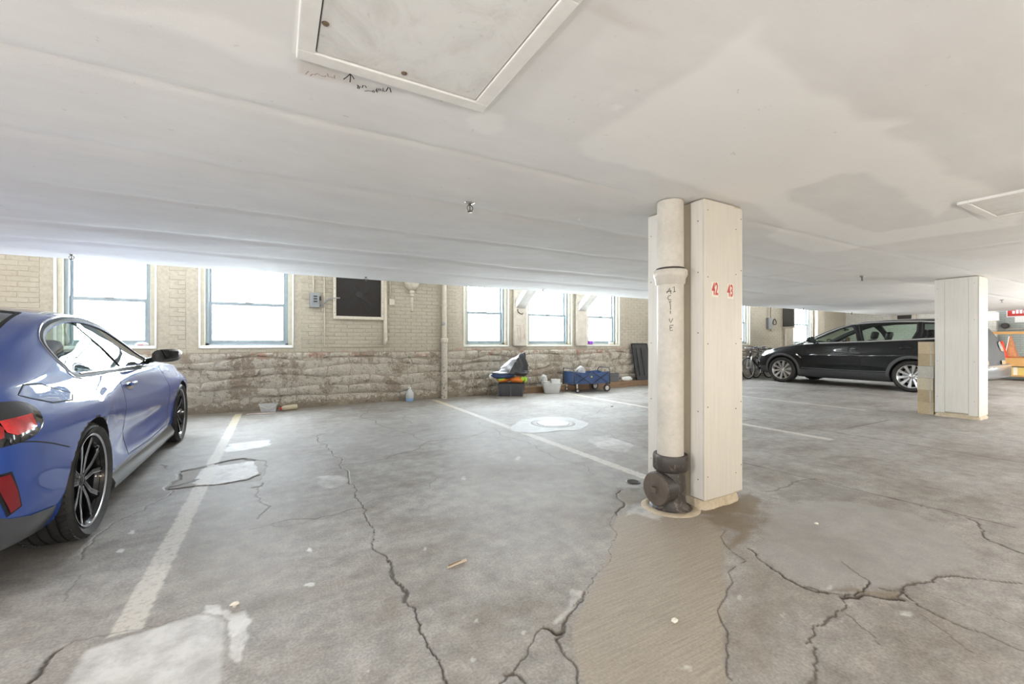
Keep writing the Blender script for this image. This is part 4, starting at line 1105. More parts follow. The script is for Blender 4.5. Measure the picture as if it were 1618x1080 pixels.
m.add(vs, [(3*j+k_, 3*((j+1) % n)+k_, 3*((j+1) % n)+k_+1, 3*j+k_+1) for j in range(n) for k_ in range(2)]).obj('concrete_surround', plain('pale_patch_concrete', (.46, .46, .45), .6, var=.18, scale=7), t)

# ================================================================== THINGS ALONG THE WALL
M_WOODB = None
def wood_mat(name, a_, b_, sc=(1, 12, 12)):
    k = NT(name); P = k.coord(); n = k.noise(3.5, 6, .65, k.scalev(P, sc), 1.0); n2 = k.noise(60, 3, .6, k.scalev(P, (.2, 1, 1)))
    k.col(k.mix(.3, k.ramp(n, [(.3, a_), (.7, b_)]), k.ramp(n2, [(.3, (.6,)*3), (.7, (1.1,)*3)]), 'MULTIPLY')); k.b.inputs['Roughness'].default_value = .65; k.bump(n2, .2, .004); return k.m
M_TIMBER = wood_mat('weathered_brown_timber', (.17, .095, .05), (.32, .20, .115)); M_BENCH = wood_mat('orange_pine_board', (.52, .27, .085), (.64, .36, .13), (12, 1, 12)); M_STICK_W = wood_mat('pale_splinter', (.5, .4, .28), (.66, .57, .44))
t = thing('timber_beam', 'long brown timber beam lying on the floor along the wall', 'beam', (0, 0, 0))
MB().box(6.25, 9.6, 8.06, 8.20, 0, .145, bev=.006).obj('beam_length', M_TIMBER, t)
MB().box(4.72, 6.23, 8.07, 8.20, 0, .135, bev=.006).obj('beam_length', M_TIMBER, t)
# jug of blue fluid
p = on_z(645, 632.5); p.y = min(p.y, 8.14)
JM = glass('cloudy_plastic', (.86, .88, .88), .10, .25)
def cloudy(name, col, al=.55):
    k = NT(name); k.b.inputs['Base Color'].default_value = (*col, 1); k.b.inputs['Roughness'].default_value = .4
    k.b.inputs['Alpha'].default_value = al; k.l(k.ramp(k.noise(12, 3, .5, k.coord()), [(.3, tuple(c*.92 for c in col)), (.7, col)]), k.b.inputs['Base Color']); return k.m
M_CLOUD = cloudy('translucent_white_plastic', (.80, .81, .80), .62); M_CLEAR = cloudy('clear_plastic', (.82, .83, .83), .38)
M_BLUEF = plain('pale_blue_fluid', (.30, .47, .66), .2); M_PURP = plain('purple_fluid', (.42, .10, .80), .3); M_WPL = plain('white_plastic', (.80, .80, .79), .35, var=.02)
def jug(name, label, p, fluid, h=.27, level=.25, body=M_CLOUD, cap=M_WPL, r=.075):
    t_ = thing(name, label, 'jug', p)
    MB().lathe([(.001, .0), (r*.9, .0), (r, .012), (r, h*.55), (r*.93, h*.62), (r*.6, h*.80), (r*.32, h*.88), (r*.30, h*.92)], n=20).obj('bottle', body, t_, smooth=True)
    MB().lathe([(.001, .001), (r*.93, .001), (r*1.012, .012), (r*1.012, h*level), (.001, h*level)], n=20).obj('fluid', fluid, t_, smooth=True, angle=40)
    MB().lathe([(r*.36, h*.90), (r*.36, h*.99), (r*.30, h), (.001, h)], n=16).obj('cap', cap, t_, smooth=True, angle=40)
    MB().tube([(r*.45, 0, h*.84), (r*.85, 0, h*.80), (r*1.02, 0, h*.68), (r*.97, 0, h*.52)], r*.13, 8).obj('handle', body, t_, smooth=True)
    return t_
jug('washer_fluid_jug', 'cloudy plastic jug with pale blue fluid on the floor', p, M_BLUEF)
a = wy(932.5, 545, -.035)
jug('detergent_bottle', 'white bottle with purple fluid on the sill of the third right window', (a.x, Y_WALL+.035, SILL+.031), M_PURP, .235, .36, M_CLOUD, M_WPL, .065)
a = wy(966, 545, -.05)
t = thing('sill_soap_box', 'small white box on the window sill right of the purple bottle', 'box', (a.x-.02, Y_WALL+.03, SILL+.031)); MB().box(-.07, .07, -.02, .035, 0, .05, bev=.006).obj('carton', M_WPL, t); MB().box(-.05, .05, -.0215, -.019, .012, .038).obj('printed_band', plain('cream_print', (.75, .72, .58), .5), t)
a = wy(233, 545, -.05)
t = thing('sill_rag', 'small pink and white wrapper on the sill of the window by the blue car', 'wrapper', (a.x-.06, Y_WALL+.04, SILL+.031)); MB().lathe([(.001, .0), (.05, .002), (.06, .02), (.035, .045), (.001, .05)], Matrix.Diagonal((1.5, .6, 1, 1)), 14).obj('crumpled_paper', M_WPL, t, smooth=True); MB().box(-.05, .02, -.037, -.03, .006, .02, bev=.002).obj('pink_print', plain('pink_print', (.7, .25, .3), .5), t)

def bin_tub(t_, name, w0, d0, w1, d1, h, th, mat, lip=.02):
    """tapered open tub: outer base w0 x d0, top w1 x d1"""
    def rr(w, d, z, r=.03, n=4):
        pts = []
        for sx, sy, a0 in ((1, 1, 0), (-1, 1, 90), (-1, -1, 180), (1, -1, 270)):
            for q in range(n+1):
                an = math.radians(a0+90*q/n); pts.append((sx*(w/2-r)+r*math.cos(an), sy*(d/2-r)+r*math.sin(an), z))
        return pts
    rings = [rr(w0, d0, 0), rr(w1, d1, h-.02), rr(w1+lip*2, d1+lip*2, h-.018), rr(w1+lip*2, d1+lip*2, h), rr(w1-th, d1-th, h), rr(w0-th, d0-th, th)]
    n = len(rings[0]); m_ = MB(); vs_ = [v for r in rings for v in r]
    fs_ = [(i*n+j, i*n+(j+1) % n, (i+1)*n+(j+1) % n, (i+1)*n+j) for i in range(len(rings)-1) for j in range(n)] + [tuple(range(n-1, -1, -1)), tuple(5*n+j for j in range(n))]
    return m_.add(vs_, fs_).obj(name, mat, t_, smooth=True, angle=35)
def cloth_blob(prof_fn, n=28, k_=18):
    m_ = MB(); vs_ = []
    for i in range(k_+1):
        for j in range(n):
            vs_.append(prof_fn(i/k_, 2*math.pi*j/n))
    fs_ = [(i*n+j, i*n+(j+1) % n, (i+1)*n+(j+1) % n, (i+1)*n+j) for i in range(k_) for j in range(n)] + [tuple(range(n-1, -1, -1)), tuple(k_*n+j for j in range(n))]
    return m_.add(vs_, fs_)
def nz(x, y, s=1): return float(fbm(np.array([x]), np.array([y]), s)[0])-.5
# small clear tub and a lying bottle
p = on_z(424, 648.5)
t = thing('plastic_tub', 'small clear plastic tub on the floor under the second window', 'tub', (p.x, 8.06, 0), math.radians(4))
bin_tub(t, 'tub_body', .21, .16, .25, .19, .13, .006, M_CLEAR, .008); MB().tube([(-.11, -.10, .11), (0, -.11, .06), (.11, -.10, .11)], .004, 6).obj('wire_handle', M_WPL, t, smooth=True)
MB().box(-.09, .07, -.06, .06, .008, .05, bev=.01).obj('contents', plain('grey_contents', (.42, .41, .40), .7), t)
p = on_z(455, 646.5)
t = thing('lying_bottle', 'beige plastic bottle with red cap lying on its side', 'bottle', (p.x, 8.05, .045), math.radians(14))
MB().lathe([(.001, -.14), (.04, -.138), (.045, -.12), (.045, .05), (.035, .085), (.018, .10), (.018, .115)], AX((0, 0, 0), (-1, 0, -.03)), 18).obj('bottle_body', plain('beige_plastic', (.50, .43, .30), .45), t, smooth=True, angle=50)
MB().lathe([(.001, .14), (.02, .14), (.022, .11), (.022, .10)], AX((0, 0, 0), (-1, 0, -.03)), 14).obj('red_cap', plain('red_plastic', (.55, .05, .03), .4), t, smooth=True, angle=40)
p = on_z(412, 655)
t = thing('cardboard_scrap', 'flat scrap of pinkish cardboard on the floor by the clear tub', 'cardboard', (p.x, 7.86, .003), math.radians(-6)); MB().box(-.2, .2, -.05, .05, 0, .008, bev=.002).obj('card_sheet', plain('pinkish_card', (.55, .45, .40), .8), t)
p = on_z(722, 891)
t = thing('wood_splinter', 'small pale splinter of wood lying on the open floor', 'splinter', (p.x, p.y, .002), math.radians(-YAW*0+12))
MB().add([(-.062, -.007, 0), (.058, -.010, 0), (.062, .004, 0), (-.055, .007, 0), (-.060, -.006, .007), (.055, -.008, .009), (.058, .003, .008), (-.053, .006, .006)], [(0, 3, 2, 1), (4, 5, 6, 7), (0, 1, 5, 4), (1, 2, 6, 5), (2, 3, 7, 6), (3, 0, 4, 7)]).obj('shard', M_STICK_W, t)
MB().box(-.05, .03, .001, .004, .0065, .010).obj('split_edge', M_TIMBER, t)

# dark storage bin with bundle of fabric and tarp on it
p = on_z(806, 625); BX, BY = p.x, 7.86
M_DBIN = plain('dark_grey_bin', (.075, .078, .085), .4, var=.1); M_ORANGE = plain('orange_fabric', (.80, .22, .03), .7, var=.15, scale=20); M_LIME = plain('lime_fabric', (.42, .72, .06), .7, var=.15, scale=20)
M_NAVY = plain('navy_fabric', (.045, .075, .17), .8, var=.15, scale=14)
t = thing('storage_bin', 'dark grey storage bin under the orange bundle and tarp', 'storage bin', (BX, BY, 0), math.radians(-29))
bin_tub(t, 'bin_body', .50, .34, .56, .40, .28, .012, M_DBIN, .012)
for xx in (-.26, -.015, .23): MB().box(xx-.016, xx+.016, -.205, -.175, .02, .25, bev=.004).obj('rib', M_DBIN, t)
MB().box(-.32, .32, -.2, .22, -.0, .014, bev=.004).obj('base_board', plain('pale_board', (.42, .37, .30), .7), t)
def lump(cx_, cy_, cz_, rx, ry, rz, seed, rough=.25):
    def fn(u, a):
        th = math.pi*(.02+.96*u); c_ = (math.sin(th)*math.cos(a), math.sin(th)*math.sin(a), -math.cos(th))
        k_ = 1+rough*2*nz(c_[0]*2.2+seed, c_[1]*2.2+c_[2]*2.5, seed)
        return (cx_+rx*c_[0]*k_, cy_+ry*c_[1]*k_, cz_+rz*c_[2]*k_)
    return cloth_blob(fn)
R_ = math.radians(-29); 
t = thing('folded_hammock', 'orange and lime fabric bundle squeezed on top of the dark bin', 'fabric bundle', (BX, BY, .30), R_)
lump(.13, -.07, .055, .17, .15, .065, 3).obj('orange_fold', M_ORANGE, t, smooth=True); lump(-.17, -.05, .05, .14, .14, .05, 5).obj('orange_fold', M_ORANGE, t, smooth=True)
lump(.29, -.10, .06, .045, .06, .06, 7).obj('lime_fold', M_LIME, t, smooth=True); lump(-.20, -.14, .06, .10, .04, .03, 9).obj('lime_fold', M_LIME, t, smooth=True); lump(.24, -.16, .08, .04, .03, .04, 4).obj('lime_fold', M_LIME, t, smooth=True)
t = thing('rolled_sleeping_bag', 'navy rolled bag with white end on the dark bin', 'bag', (BX, BY, .39), R_)
lump(-.19, -.05, .055, .25, .16, .075, 11, .18).obj('roll', M_NAVY, t, smooth=True); lump(-.42, -.06, .03, .05, .06, .06, 13, .1).obj('white_end', M_WPL, t, smooth=True)
M_SILV = plain('silver_tarp', (.46, .47, .50), .30, .55, var=.1, scale=9); M_DTARP = plain('dark_tarp', (.055, .057, .062), .38, .0, var=.2, scale=8)
t = thing('crumpled_tarp', 'crumpled silver and black tarp heaped on top of the dark bin', 'tarp', (BX, BY, .45), R_)
def tarp(u, a):
    w = 1-.62*u**1.6; x = .30*w*math.cos(a)+.15*u*1.0; y = .20*w*math.sin(a); z = .02+.40*u
    f_ = .045*math.sin(7*a+7*u)*(1-u*.6) + .11*nz(math.cos(a)*2+u*2, math.sin(a)*2+u*3, 3)
    return (x+f_*math.cos(a), y+f_*math.sin(a), z+.05*nz(a*1.2, u*3, 6)+ (.06*math.cos(a)*u))
tm = cloth_blob(tarp, 40, 20); tp = tm.mesh('tarp_sheet', [M_SILV, M_DTARP], smooth=True)
for pg in tp.polygons:
    c_ = pg.center; s_ = c_.x - .30 + (c_.z-.1)*-.75 + .30
    pg.material_index = 1 if (c_.x > .12 - .6*(.34-c_.z) + .18*math.sin(c_.z*9)*0 and c_.x > -.30+ (c_.z*1.05)) else 0
o = bpy.data.objects.new('tarp_sheet', tp); link(o, t)
lump(.17, -.02, .05, .20, .16, .07, 17, .3).obj('tarp_fold', M_DTARP, t, smooth=True); lump(-.20, -.10, .05, .20, .10, .035, 19, .25).obj('tarp_fold', M_SILV, t, smooth=True)

# clear white storage bin with bags
p = on_z(866, 621)
t = thing('clear_storage_bin', 'translucent white storage bin filled with papers and plastic', 'storage bin', (p.x+.10, 7.90, 0), math.radians(-29))
bin_tub(t, 'bin_body', .33, .26, .42, .33, .235, .008, M_CLOUD, .018); MB().box(-.12, .02, -.10, .08, .01, .19, bev=.006).obj('tan_carton', plain('tan_carton', (.52, .45, .34), .7), t); MB().box(.03, .14, -.09, .09, .01, .15, bev=.006).obj('white_carton', M_WPL, t)
t2 = thing('plastic_bag', 'crumpled white plastic bag sticking out of the clear bin', 'plastic bag', (p.x+.0, 7.95, .24), math.radians(-29)); lump(-.06, 0, .06, .075, .06, .10, 23, .5).obj('bag_film', M_CLOUD, t2, smooth=True); lump(-.02, -.02, .0, .09, .07, .04, 25, .4).obj('bag_film', M_CLOUD, t2, smooth=True)
t2 = thing('white_tray', 'white tray standing in the top of the clear bin', 'tray', (p.x+.20, 7.87, .20), math.radians(-29)); bin_tub(t2, 'tray_body', .18, .14, .20, .16, .11, .006, M_WPL, .006)

# folding wagon
M_WBLUE = plain('blue_wagon_canvas', (.055, .10, .235), .75, var=.15, scale=16, bump=.1)
aL, aR = on_z(906, 620), on_z(950, 616)
WX0, WX1, WY = 5.86, 6.86, 7.80
t = thing('folding_wagon', 'blue canvas folding wagon with black frame on small wheels', 'wagon', ((WX0+WX1)/2, WY, 0), math.radians(-6)); L = .47; Wd = .23; z0, z1 = .20, .47
m = MB(); th = .006
for a_, b_ in (((-L, -Wd), (L, -Wd)), ((L, -Wd), (L, Wd)), ((L, Wd), (-L, Wd)), ((-L, Wd), (-L, -Wd))):
    for q in range(8):
        u0, u1 = q/8, (q+1)/8
        def pt(u, z): 
            sag = -.03*math.sin(math.pi*u)*(z-z0)/(z1-z0); return (a_[0]+(b_[0]-a_[0])*u, a_[1]+(b_[1]-a_[1])*u, z+sag)
        m.add([pt(u0, z0), pt(u1, z0), pt(u1, z1), pt(u0, z1)], [(0, 1, 2, 3)])
m.box(-L, L, -Wd, Wd, z0-.008, z0); m.obj('canvas_tub', M_WBLUE, t)
for sx in (-1, 1):
    for sy in (-1, 1): MB().tube([(sx*(L+.012), sy*(Wd+.012), .17), (sx*(L+.012), sy*(Wd+.012), z1+.03)], .011, 8).obj('corner_post', M_BLACK, t, smooth=True)
    MB().tube([(sx*(L+.012), -Wd, z1+.03), (sx*(L+.03), -Wd+.03, z1+.075), (sx*(L+.03), Wd-.03, z1+.075), (sx*(L+.012), Wd, z1+.03)], .010, 8).obj('end_handle', M_BLACK, t, smooth=True)
    MB().tube([(sx*(L+.012), -Wd, .18), (sx*(L+.012), Wd, .18)], .010, 8).obj('end_rail', M_BLACK, t)
for sy in (-1, 1):
    y_ = sy*(Wd+.018)
    for x0_, x1_ in ((-L, 0), (0, L)):
        MB().bar((x0_, y_, .18), (x1_, y_, z1-.01), .018, .008).obj('side_strut', M_BLACK, t); MB().bar((x0_, y_-.009*sy*-1, z1-.01), (x1_, y_+.009*sy, .18), .018, .008).obj('side_strut', M_BLACK, t)
MB().box(-.05, -.01, -Wd-.03, -Wd-.024, .34, .37, bev=.002).obj('yellow_tag', plain('yellow_tag', (.75, .62, .12), .5), t)
MB().box(-L+.03, -L+.17, -Wd-.010, -Wd-.004, .27, .42, bev=.003).obj('mesh_pocket', M_NAVY, t)
M_GRHUB = plain('pale_wheel_hub', (.62, .60, .57), .5)
for sx in (-1, 1):
    for sy in (-1, 1):
        x_, y_ = sx*(L-.07), sy*(Wd+.01); rw = .085 if sx > 0 else .05
        wh = MB().lathe([(rw*.62, -.018), (rw*.95, -.02), (rw, -.012), (rw, .012), (rw*.95, .02), (rw*.62, .018)], AX((x_, y_, rw), (0, 1, 0)), 24).obj('wheel', M_BLKRUB, t, smooth=True, angle=40)
        MB().lathe([(.001, -.021), (rw*.25, -.021), (rw*.3, -.014), (rw*.64, -.012), (rw*.64, .012), (.001, .014)], AX((x_, y_, rw), (0, 1, 0)), 20).obj('hub', M_GRHUB, wh, smooth=True, angle=40)
        MB().bar((x_, y_, rw), (x_, y_*.92, .20), .03, .02).obj('fork', M_BLACK if sx > 0 else M_GRHUB, t)
t2 = thing('wagon_bag', 'pale crumpled bag poking out of the blue wagon', 'bag', ((WX0+WX1)/2-.17, WY, .42), 0); lump(0, 0, .06, .10, .09, .10, 29, .4).obj('bag_film', M_CLOUD, t2, smooth=True)
# things behind the beam
a = on_y(963, 598, 8.24)
t = thing('grey_crate', 'low grey crate on the beam between wagon and black lid', 'crate', (7.42, 8.135, .145)); bin_tub(t, 'crate_body', .44, .11, .47, .125, .21, .008, plain('charcoal_plastic', (.10, .105, .11), .5), .006); MB().box(-.16, .16, -.072, -.060, .12, .155, bev=.003).obj('grip_bar', M_DBIN, t)
t = thing('white_bag', 'crumpled white bag on the beam beside the black lid', 'bag', (7.95, 8.13, .146)); lump(0, 0, .055, .18, .05, .06, 31, .3).obj('bag_film', M_WPL, t, smooth=True); lump(.12, 0, .04, .08, .045, .045, 33, .3).obj('bag_film', M_CLOUD, t, smooth=True)
# leaning black lid
bl, br_, tl, tr_ = on_y(988, 600, 8.13), on_y(1012, 599, 8.13), on_y(980, 549, 8.25), on_y(1004, 549, 8.25)
t = thing('bin_cover', 'large black plastic lid leaning against the wall on the beam', 'lid', (8.55, 8.10, .147))
def lid():
    ang = math.atan2(.13, .86); tilt = .05
    bm_ = [(-.29, 0), (.29, 0), (.20, .98), (-.36, .98)]
    m_ = MB(); 
    def tf(x, z, d): return (x, z*.125/.98-d*.98+ .0, z*.99)
    def ring(k_, d): 
        cx_, cz_ = -.04, .49; return [tf(cx_+(x-cx_)*k_, cz_+(z-cz_)*(1-(1-k_)*.6), d) for x, z in
            [(-.26, 0), (.26, 0), (.29, .03), (.21, .95), (.18, .98), (-.33, .98), (-.36, .95), (-.29, .03)]]
    rs = [ring(1, 0), ring(1, .045), ring(.95, .05), ring(.9, .035), ring(.85, .03), ring(.3, .03)]
    n_ = 8; vs_ = [v for r in rs for v in r]
    fs_ = [(i*n_+j, i*n_+(j+1) % n_, (i+1)*n_+(j+1) % n_, (i+1)*n_+j) for i in range(5) for j in range(n_)] + [tuple(range(n_-1, -1, -1)), tuple(5*n_+j for j in range(n_))]
    m_.add(vs_, fs_).obj('lid_shell', M_BLACK, t, smooth=True, angle=30)
    for q in (-.12, .05): MB().add([tf(q-.02-.03, .12, .045), tf(q+.02-.03, .12, .045), tf(q+.02-.08, .85, .045), tf(q-.02-.08, .85, .045), tf(q-.02-.03, .12, .02), tf(q+.02-.03, .12, .02), tf(q+.02-.08, .85, .02), tf(q-.02-.08, .85, .02)], [(0, 1, 2, 3), (0, 4, 5, 1), (1, 5, 6, 2), (2, 6, 7, 3), (3, 7, 4, 0)]).obj('stiffening_rib', M_BLACK, t)
lid()

# ================================================================== FAR RIGHT: BENCH, CONES, SIGN
bx_ = 19.2
def px_at(px, X): return on_x(px, 540, X).y
t = thing('work_bench', 'orange pine work bench by the grey-green wall at right', 'bench', (bx_, 3.9, 0))
yl = px_at(1564.5, bx_)-3.9; yr = -2.2
zt = on_x(1600, 525, bx_).z; zs = on_x(1600, 565, bx_).z; zs2 = on_x(1600, 578, bx_).z
for yy in (yl-.03, -1.2, yr): MB().box(-.04, .05, yy-.06, yy+.06, 0, zt, bev=.005).obj('post', M_BENCH, t)
MB().box(-.05, .05, yr, yl+.03, zt-.05, zt+.03, bev=.005).obj('top_rail', M_BENCH, t)
MB().box(-.08, .70, yr, yl-.2, zs-.03, zs, bev=.004).obj('shelf_board', M_BENCH, t)
MB().box(-.10, -.06, yr, yl-.22, zs2, zs, bev=.004).obj('front_apron', M_BENCH, t)
MB().box(-.05, .65, yr, yl-.25, .12, .16, bev=.004).obj('lower_shelf', M_BENCH, t)
M_CONE = plain('faded_orange_cone', (.52, .22, .10), .7, var=.2, scale=14); M_CONER = plain('bright_red_cone', (.80, .07, .03), .5, var=.1, scale=14)
def cone(label, px, dx, h, r, mat, col_):
    yy = px_at(px, bx_+dx); t_ = thing('traffic_cone', label, 'traffic cone', (bx_+dx, yy, zs+.001))
    MB().box(-r*1.35, r*1.35, -r*1.35, r*1.35, 0, .03, bev=.008).obj('base', mat, t_); MB().lathe([(r, .03), (r*.94, .06), (.03, h*.97), (.024, h), (.001, h)], n=24).obj('cone_body', mat, t_, smooth=True, angle=40)
    MB().lathe([(r*.62, h*.40), (r*.48+.006, h*.54), (r*.48, h*.545)], n=24).obj('band', col_, t_, smooth=True)
cone('small bright red cone on the bench at right', 1583, .12, .50, .12, M_CONER, M_CONER)
cone('tall faded orange traffic cone on the bench at right', 1596.5, .46, .66, .17, M_CONE, M_CONE)
t = thing('leaning_stick', 'thin pale stick leaning between the two cones', 'stick', (bx_+.12, px_at(1587, bx_+.12), zs+.001)); a = on_x(1594.5, 531, bx_+.25)-t.location; MB().tube([(0, 0, .0), (a.x, a.y, a.z)], .012, 8).obj('stick_shaft', M_WPL, t); MB().lathe([(.001, .0), (.018, .0), (.018, .05), (.012, .06)], n=10).obj('rubber_tip', M_BLKRUB, t)
t = thing('yellow_carton', 'yellow boxes on the low shelf of the bench', 'carton', (bx_+.12, px_at(1604, bx_), .161)); MB().box(-.1, .3, -.26, .26, 0, .24, bev=.006).obj('carton_body', plain('yellow_card', (.62, .46, .14), .7), t); MB().box(-.104, -.098, -.04, .04, .0, .24).obj('tape_strip', M_STICK, t)
# red sign and white sheet on the recess wall
M_SIGNR = plain('red_sign_face', (.48, .04, .03), .45, var=.05); XS = X_END+.12
ya, yb = px_at(1590.5, XS), px_at(1640, XS); za, zb = on_x(1600, 494, XS).z-.10, on_x(1600, 500.5, XS).z
t = thing('red_wall_sign', 'red sign with white lettering on the far wall, cut by the frame', 'sign', (XS, (ya+yb)/2, zb)); w = abs(ya-yb)/2
MB().box(-.012, -.002, -w, w, 0, .40, bev=.002).obj('sign_plate', M_SIGNR, t)
MB().box(-.0122, -.0118, -w, w, 0.0, .025).obj('white_border', M_WPL, t); MB().box(-.0125, -.0118, w-.02, w, 0, .40).obj('white_border', M_WPL, t)
m = MB()
for q in range(22):
    if q not in (6, 12, 17): m.box(-.0135, -.0118, w-.12-q*.075-.055, w-.12-q*.075, .10, .10+(.11 if q % 3 else .09))
m.obj('sign_lettering', M_WPL, t)
ya = px_at(1603.5, XS); z_ = on_x(1610, 509, XS).z
t = thing('white_notice', 'white sheet of paper pinned below the red sign', 'notice', (XS, ya-.45, z_)); MB().box(-.006, -.001, -.45, .45, 0, .28, bev=.001).obj('sheet', M_WPL, t); MB().lathe([(.001, .004), (.012, .003), (.014, 0)], AX((-.006, 0, .26), (-1, 0, 0)), 10).obj('pin', M_RUST, t)
a = on_x(1588.5, 514.5, XS-.1)
t = thing('wall_bell', 'dark round valve with pipe on the grey-green wall', 'valve', (XS, a.y, a.z)); MB().lathe([(.001, .16), (.06, .155), (.09, .12), (.09, .06), (.06, 0)], AX((0, 0, 0), (-1, 0, 0)), 18).obj('valve_body', M_IRON, t, smooth=True, angle=40); MB().tube([(-.05, 0, -.1), (-.05, -3.0, -.1)], .015, 8).obj('pipe', M_CREAM, t)
# reflective strips on the white pillar and a glowing plate for a bright reflection on the far wall
p = on_y(1540.5, 502, 2.07); pp = P2.location
for dx in (-.03, .03): MB().box(1.0*(on_y(1553, 502, 2.07).x-pp.x)+dx*1.9-.045, on_y(1553, 502, 2.07).x-pp.x+dx*1.9+.045, -.2425, -.2402, p.z-.09-1e-3, p.z+.075).obj('reflective_sticker', M_WPL, P2)
a = on_x(1565, 500, X_END-.02)
t = thing('bright_wall_plate', 'glowing white plate for a bright reflection on the end wall behind the white pillar', 'wall plate', (X_END, a.y, a.z)); MB().box(-.08, -.005, -.17, .17, -.12, .12, bev=.02).obj('cover', lamp_mat('reflection_glow', (1, .98, .93), 1.2), t); MB().box(-.02, 0, -.19, .19, -.14, .14, bev=.004).obj('back_plate', M_CREAM, t)

# small chips of concrete on the floor
for px, py, r_, lb in ((1066, 982, .012, 'small pale chip of concrete on the brushed slab in front'), (1290, 758+70, .010, 'tiny pale pebble on the smooth round floor patch'), (371, 956, .013, 'small pale stone beside the white mortar patch'), (967, 642, .02, 'white crumb of plaster on the floor near the wagon')):
    p = on_z(px, py); t = thing('concrete_chip', lb, 'chip', (p.x, p.y, 0), group='loose chips on the floor')
    lump(0, 0, r_*.55, r_*1.3, r_, r_*.6, int(px), .35).obj('chip_body', M_WPL if r_ > .015 else M_STICK, t, smooth=True)
# ================================================================== VEHICLES
def pchip(xk, yk, x):
    xk = np.asarray(xk, float); yk = np.asarray(yk, float); h = np.diff(xk); d = np.diff(yk)/h
    m = np.zeros(len(xk)); m[0], m[-1] = d[0], d[-1]
    for i in range(1, len(xk)-1):
        if d[i-1]*d[i] > 0:
            w1, w2 = 2*h[i]+h[i-1], h[i]+2*h[i-1]; m[i] = (w1+w2)/(w1/d[i-1]+w2/d[i])
    i = np.clip(np.searchsorted(xk, x)-1, 0, len(h)-1); t = (x-xk[i])/h[i]
    return (yk[i]*(1+2*t)*(1-t)**2 + h[i]*m[i]*t*(1-t)**2 + yk[i+1]*t*t*(3-2*t) + h[i]*m[i+1]*t*t*(t-1))
def cr_open(P_, per):
    """Catmull-Rom (centripetal-ish) through 2-D points"""
    P_ = np.asarray(P_, float); Q = np.vstack([2*P_[0]-P_[1], P_, 2*P_[-1]-P_[-2]]); out = []
    for i in range(1, len(Q)-2):
        a, b, c, d = Q[i-1], Q[i], Q[i+1], Q[i+2]; L = np.linalg.norm(c-b)+1e-9
        la, lc = np.linalg.norm(b-a)+1e-9, np.linalg.norm(d-c)+1e-9
        m1 = ((b-a)/la*L + (c-b))/2*(1.0); m2 = ((c-b) + (d-c)/lc*L)/2
        for q in range(per):
            t = q/per; out.append(b*(2*t**3-3*t*t+1)+m1*(t**3-2*t*t+t)+c*(-2*t**3+3*t*t)+m2*(t**3-t*t))
    out.append(Q[-2]); return np.array(out)
class CarBody:
    def __init__(s, K, nst=110, per=5, rear=None, front=None, round_r=.30, round_f=.45, tail=.74, nose=.62):
        s.K = K; y = np.array(K['y']); s.y0, s.y1 = y[0], y[-1]
        s.rear, s.front, s.rr, s.rf, s.tail, s.nose = rear, front, round_r, round_f, tail, nose
        s.nst, s.per = nst, per
    def val(s, n, y): return float(pchip(s.K['y'], s.K[n], np.array([y]))[0])
    def plan(s, y):
        k = 1.0
        a = (y-s.y0)/s.rr
        if a < 1: k = s.tail+(1-s.tail)*math.sqrt(max(0, 1-(1-a)**2))
        b = (s.y1-y)/s.rf
        if b < 1: k = min(k, s.nose+(1-s.nose)*math.sqrt(max(0, 1-(1-b)**2.2)))
        return k
    def section(s, y, inset=0.0):
        v = lambda n: s.val(n, y); k = s.plan(y); zt, zb, zm = v('zt'), v('zb'), v('zm'); wr, wb, wm, wl, ws = [v(n)*k for n in ('wr', 'wb', 'wm', 'wl', 'ws')]
        z0, zs = v('z0'), v('zs'); crown = v('crown')
        ge = zt-crown
        g = lambda t: (wb+(wr-wb)*(t**1.15), zb+(ge-zb)*t)
        pts = [(0, z0), (ws*.55, z0), (ws*.93, z0+.01), (ws, zs), (wl, zs+.22*(zm-zs)/.4), (wm-.006, zm-.10), (wm, zm), (wm-.010, zm+.06), (wb+.022, zb-.045), (wb, zb), g(.36), g(.72), (wr, ge), (wr*.90, ge+crown*.36), (wr*.6, ge+crown*.78), (0, zt)]
        return pts
    def ends(s, y, z):
        """fascia rake: shift y by height near the two ends"""
        d = 0.0
        a = max(0, 1-(y-s.y0)/.75); b = max(0, 1-(s.y1-y)/.85)
        if a > 0 and s.rear: d += a*a*float(np.interp(z, *s.rear))
        if b > 0 and s.front: d -= b*b*float(np.interp(z, *s.front))
        return d
    def mesh(s):
        a = np.linspace(0, 1, s.nst); ys = s.y0+(s.y1-s.y0)*(a-.030*np.sin(4*np.pi*a)*0)
        t = np.linspace(0, np.pi, s.nst); ys = s.y0+(s.y1-s.y0)*(.75*np.linspace(0, 1, s.nst)+.25*(1-np.cos(t))/2)
        vs = []; rows = []
        for y in ys:
            half = cr_open(s.section(y), s.per); n = len(half)
            ring = [(x, z) for x, z in half] + [(-x, z) for x, z in half[-2:0:-1]]
            rows.append(len(ring)); vs += [(x, y+s.ends(y, z), z) for x, z in ring]
        n = rows[0]; fs = [(i*n+j, (i+1)*n+j, (i+1)*n+(j+1) % n, i*n+(j+1) % n) for i in range(len(ys)-1) for j in range(n)]
        fs += [tuple(range(n)), tuple((len(ys)-1)*n+j for j in range(n-1, -1, -1))]
        return vs, fs
def tmp_obj(vs, fs):
    me = bpy.data.meshes.new('tmp'); me.from_pydata(vs, [], fs); me.update()
    bm = bmesh.new(); bm.from_mesh(me); bmesh.ops.recalc_face_normals(bm, faces=bm.faces); bm.to_mesh(me); bm.free()
    o = bpy.data.objects.new('tmp', me); COL.objects.link(o); return o
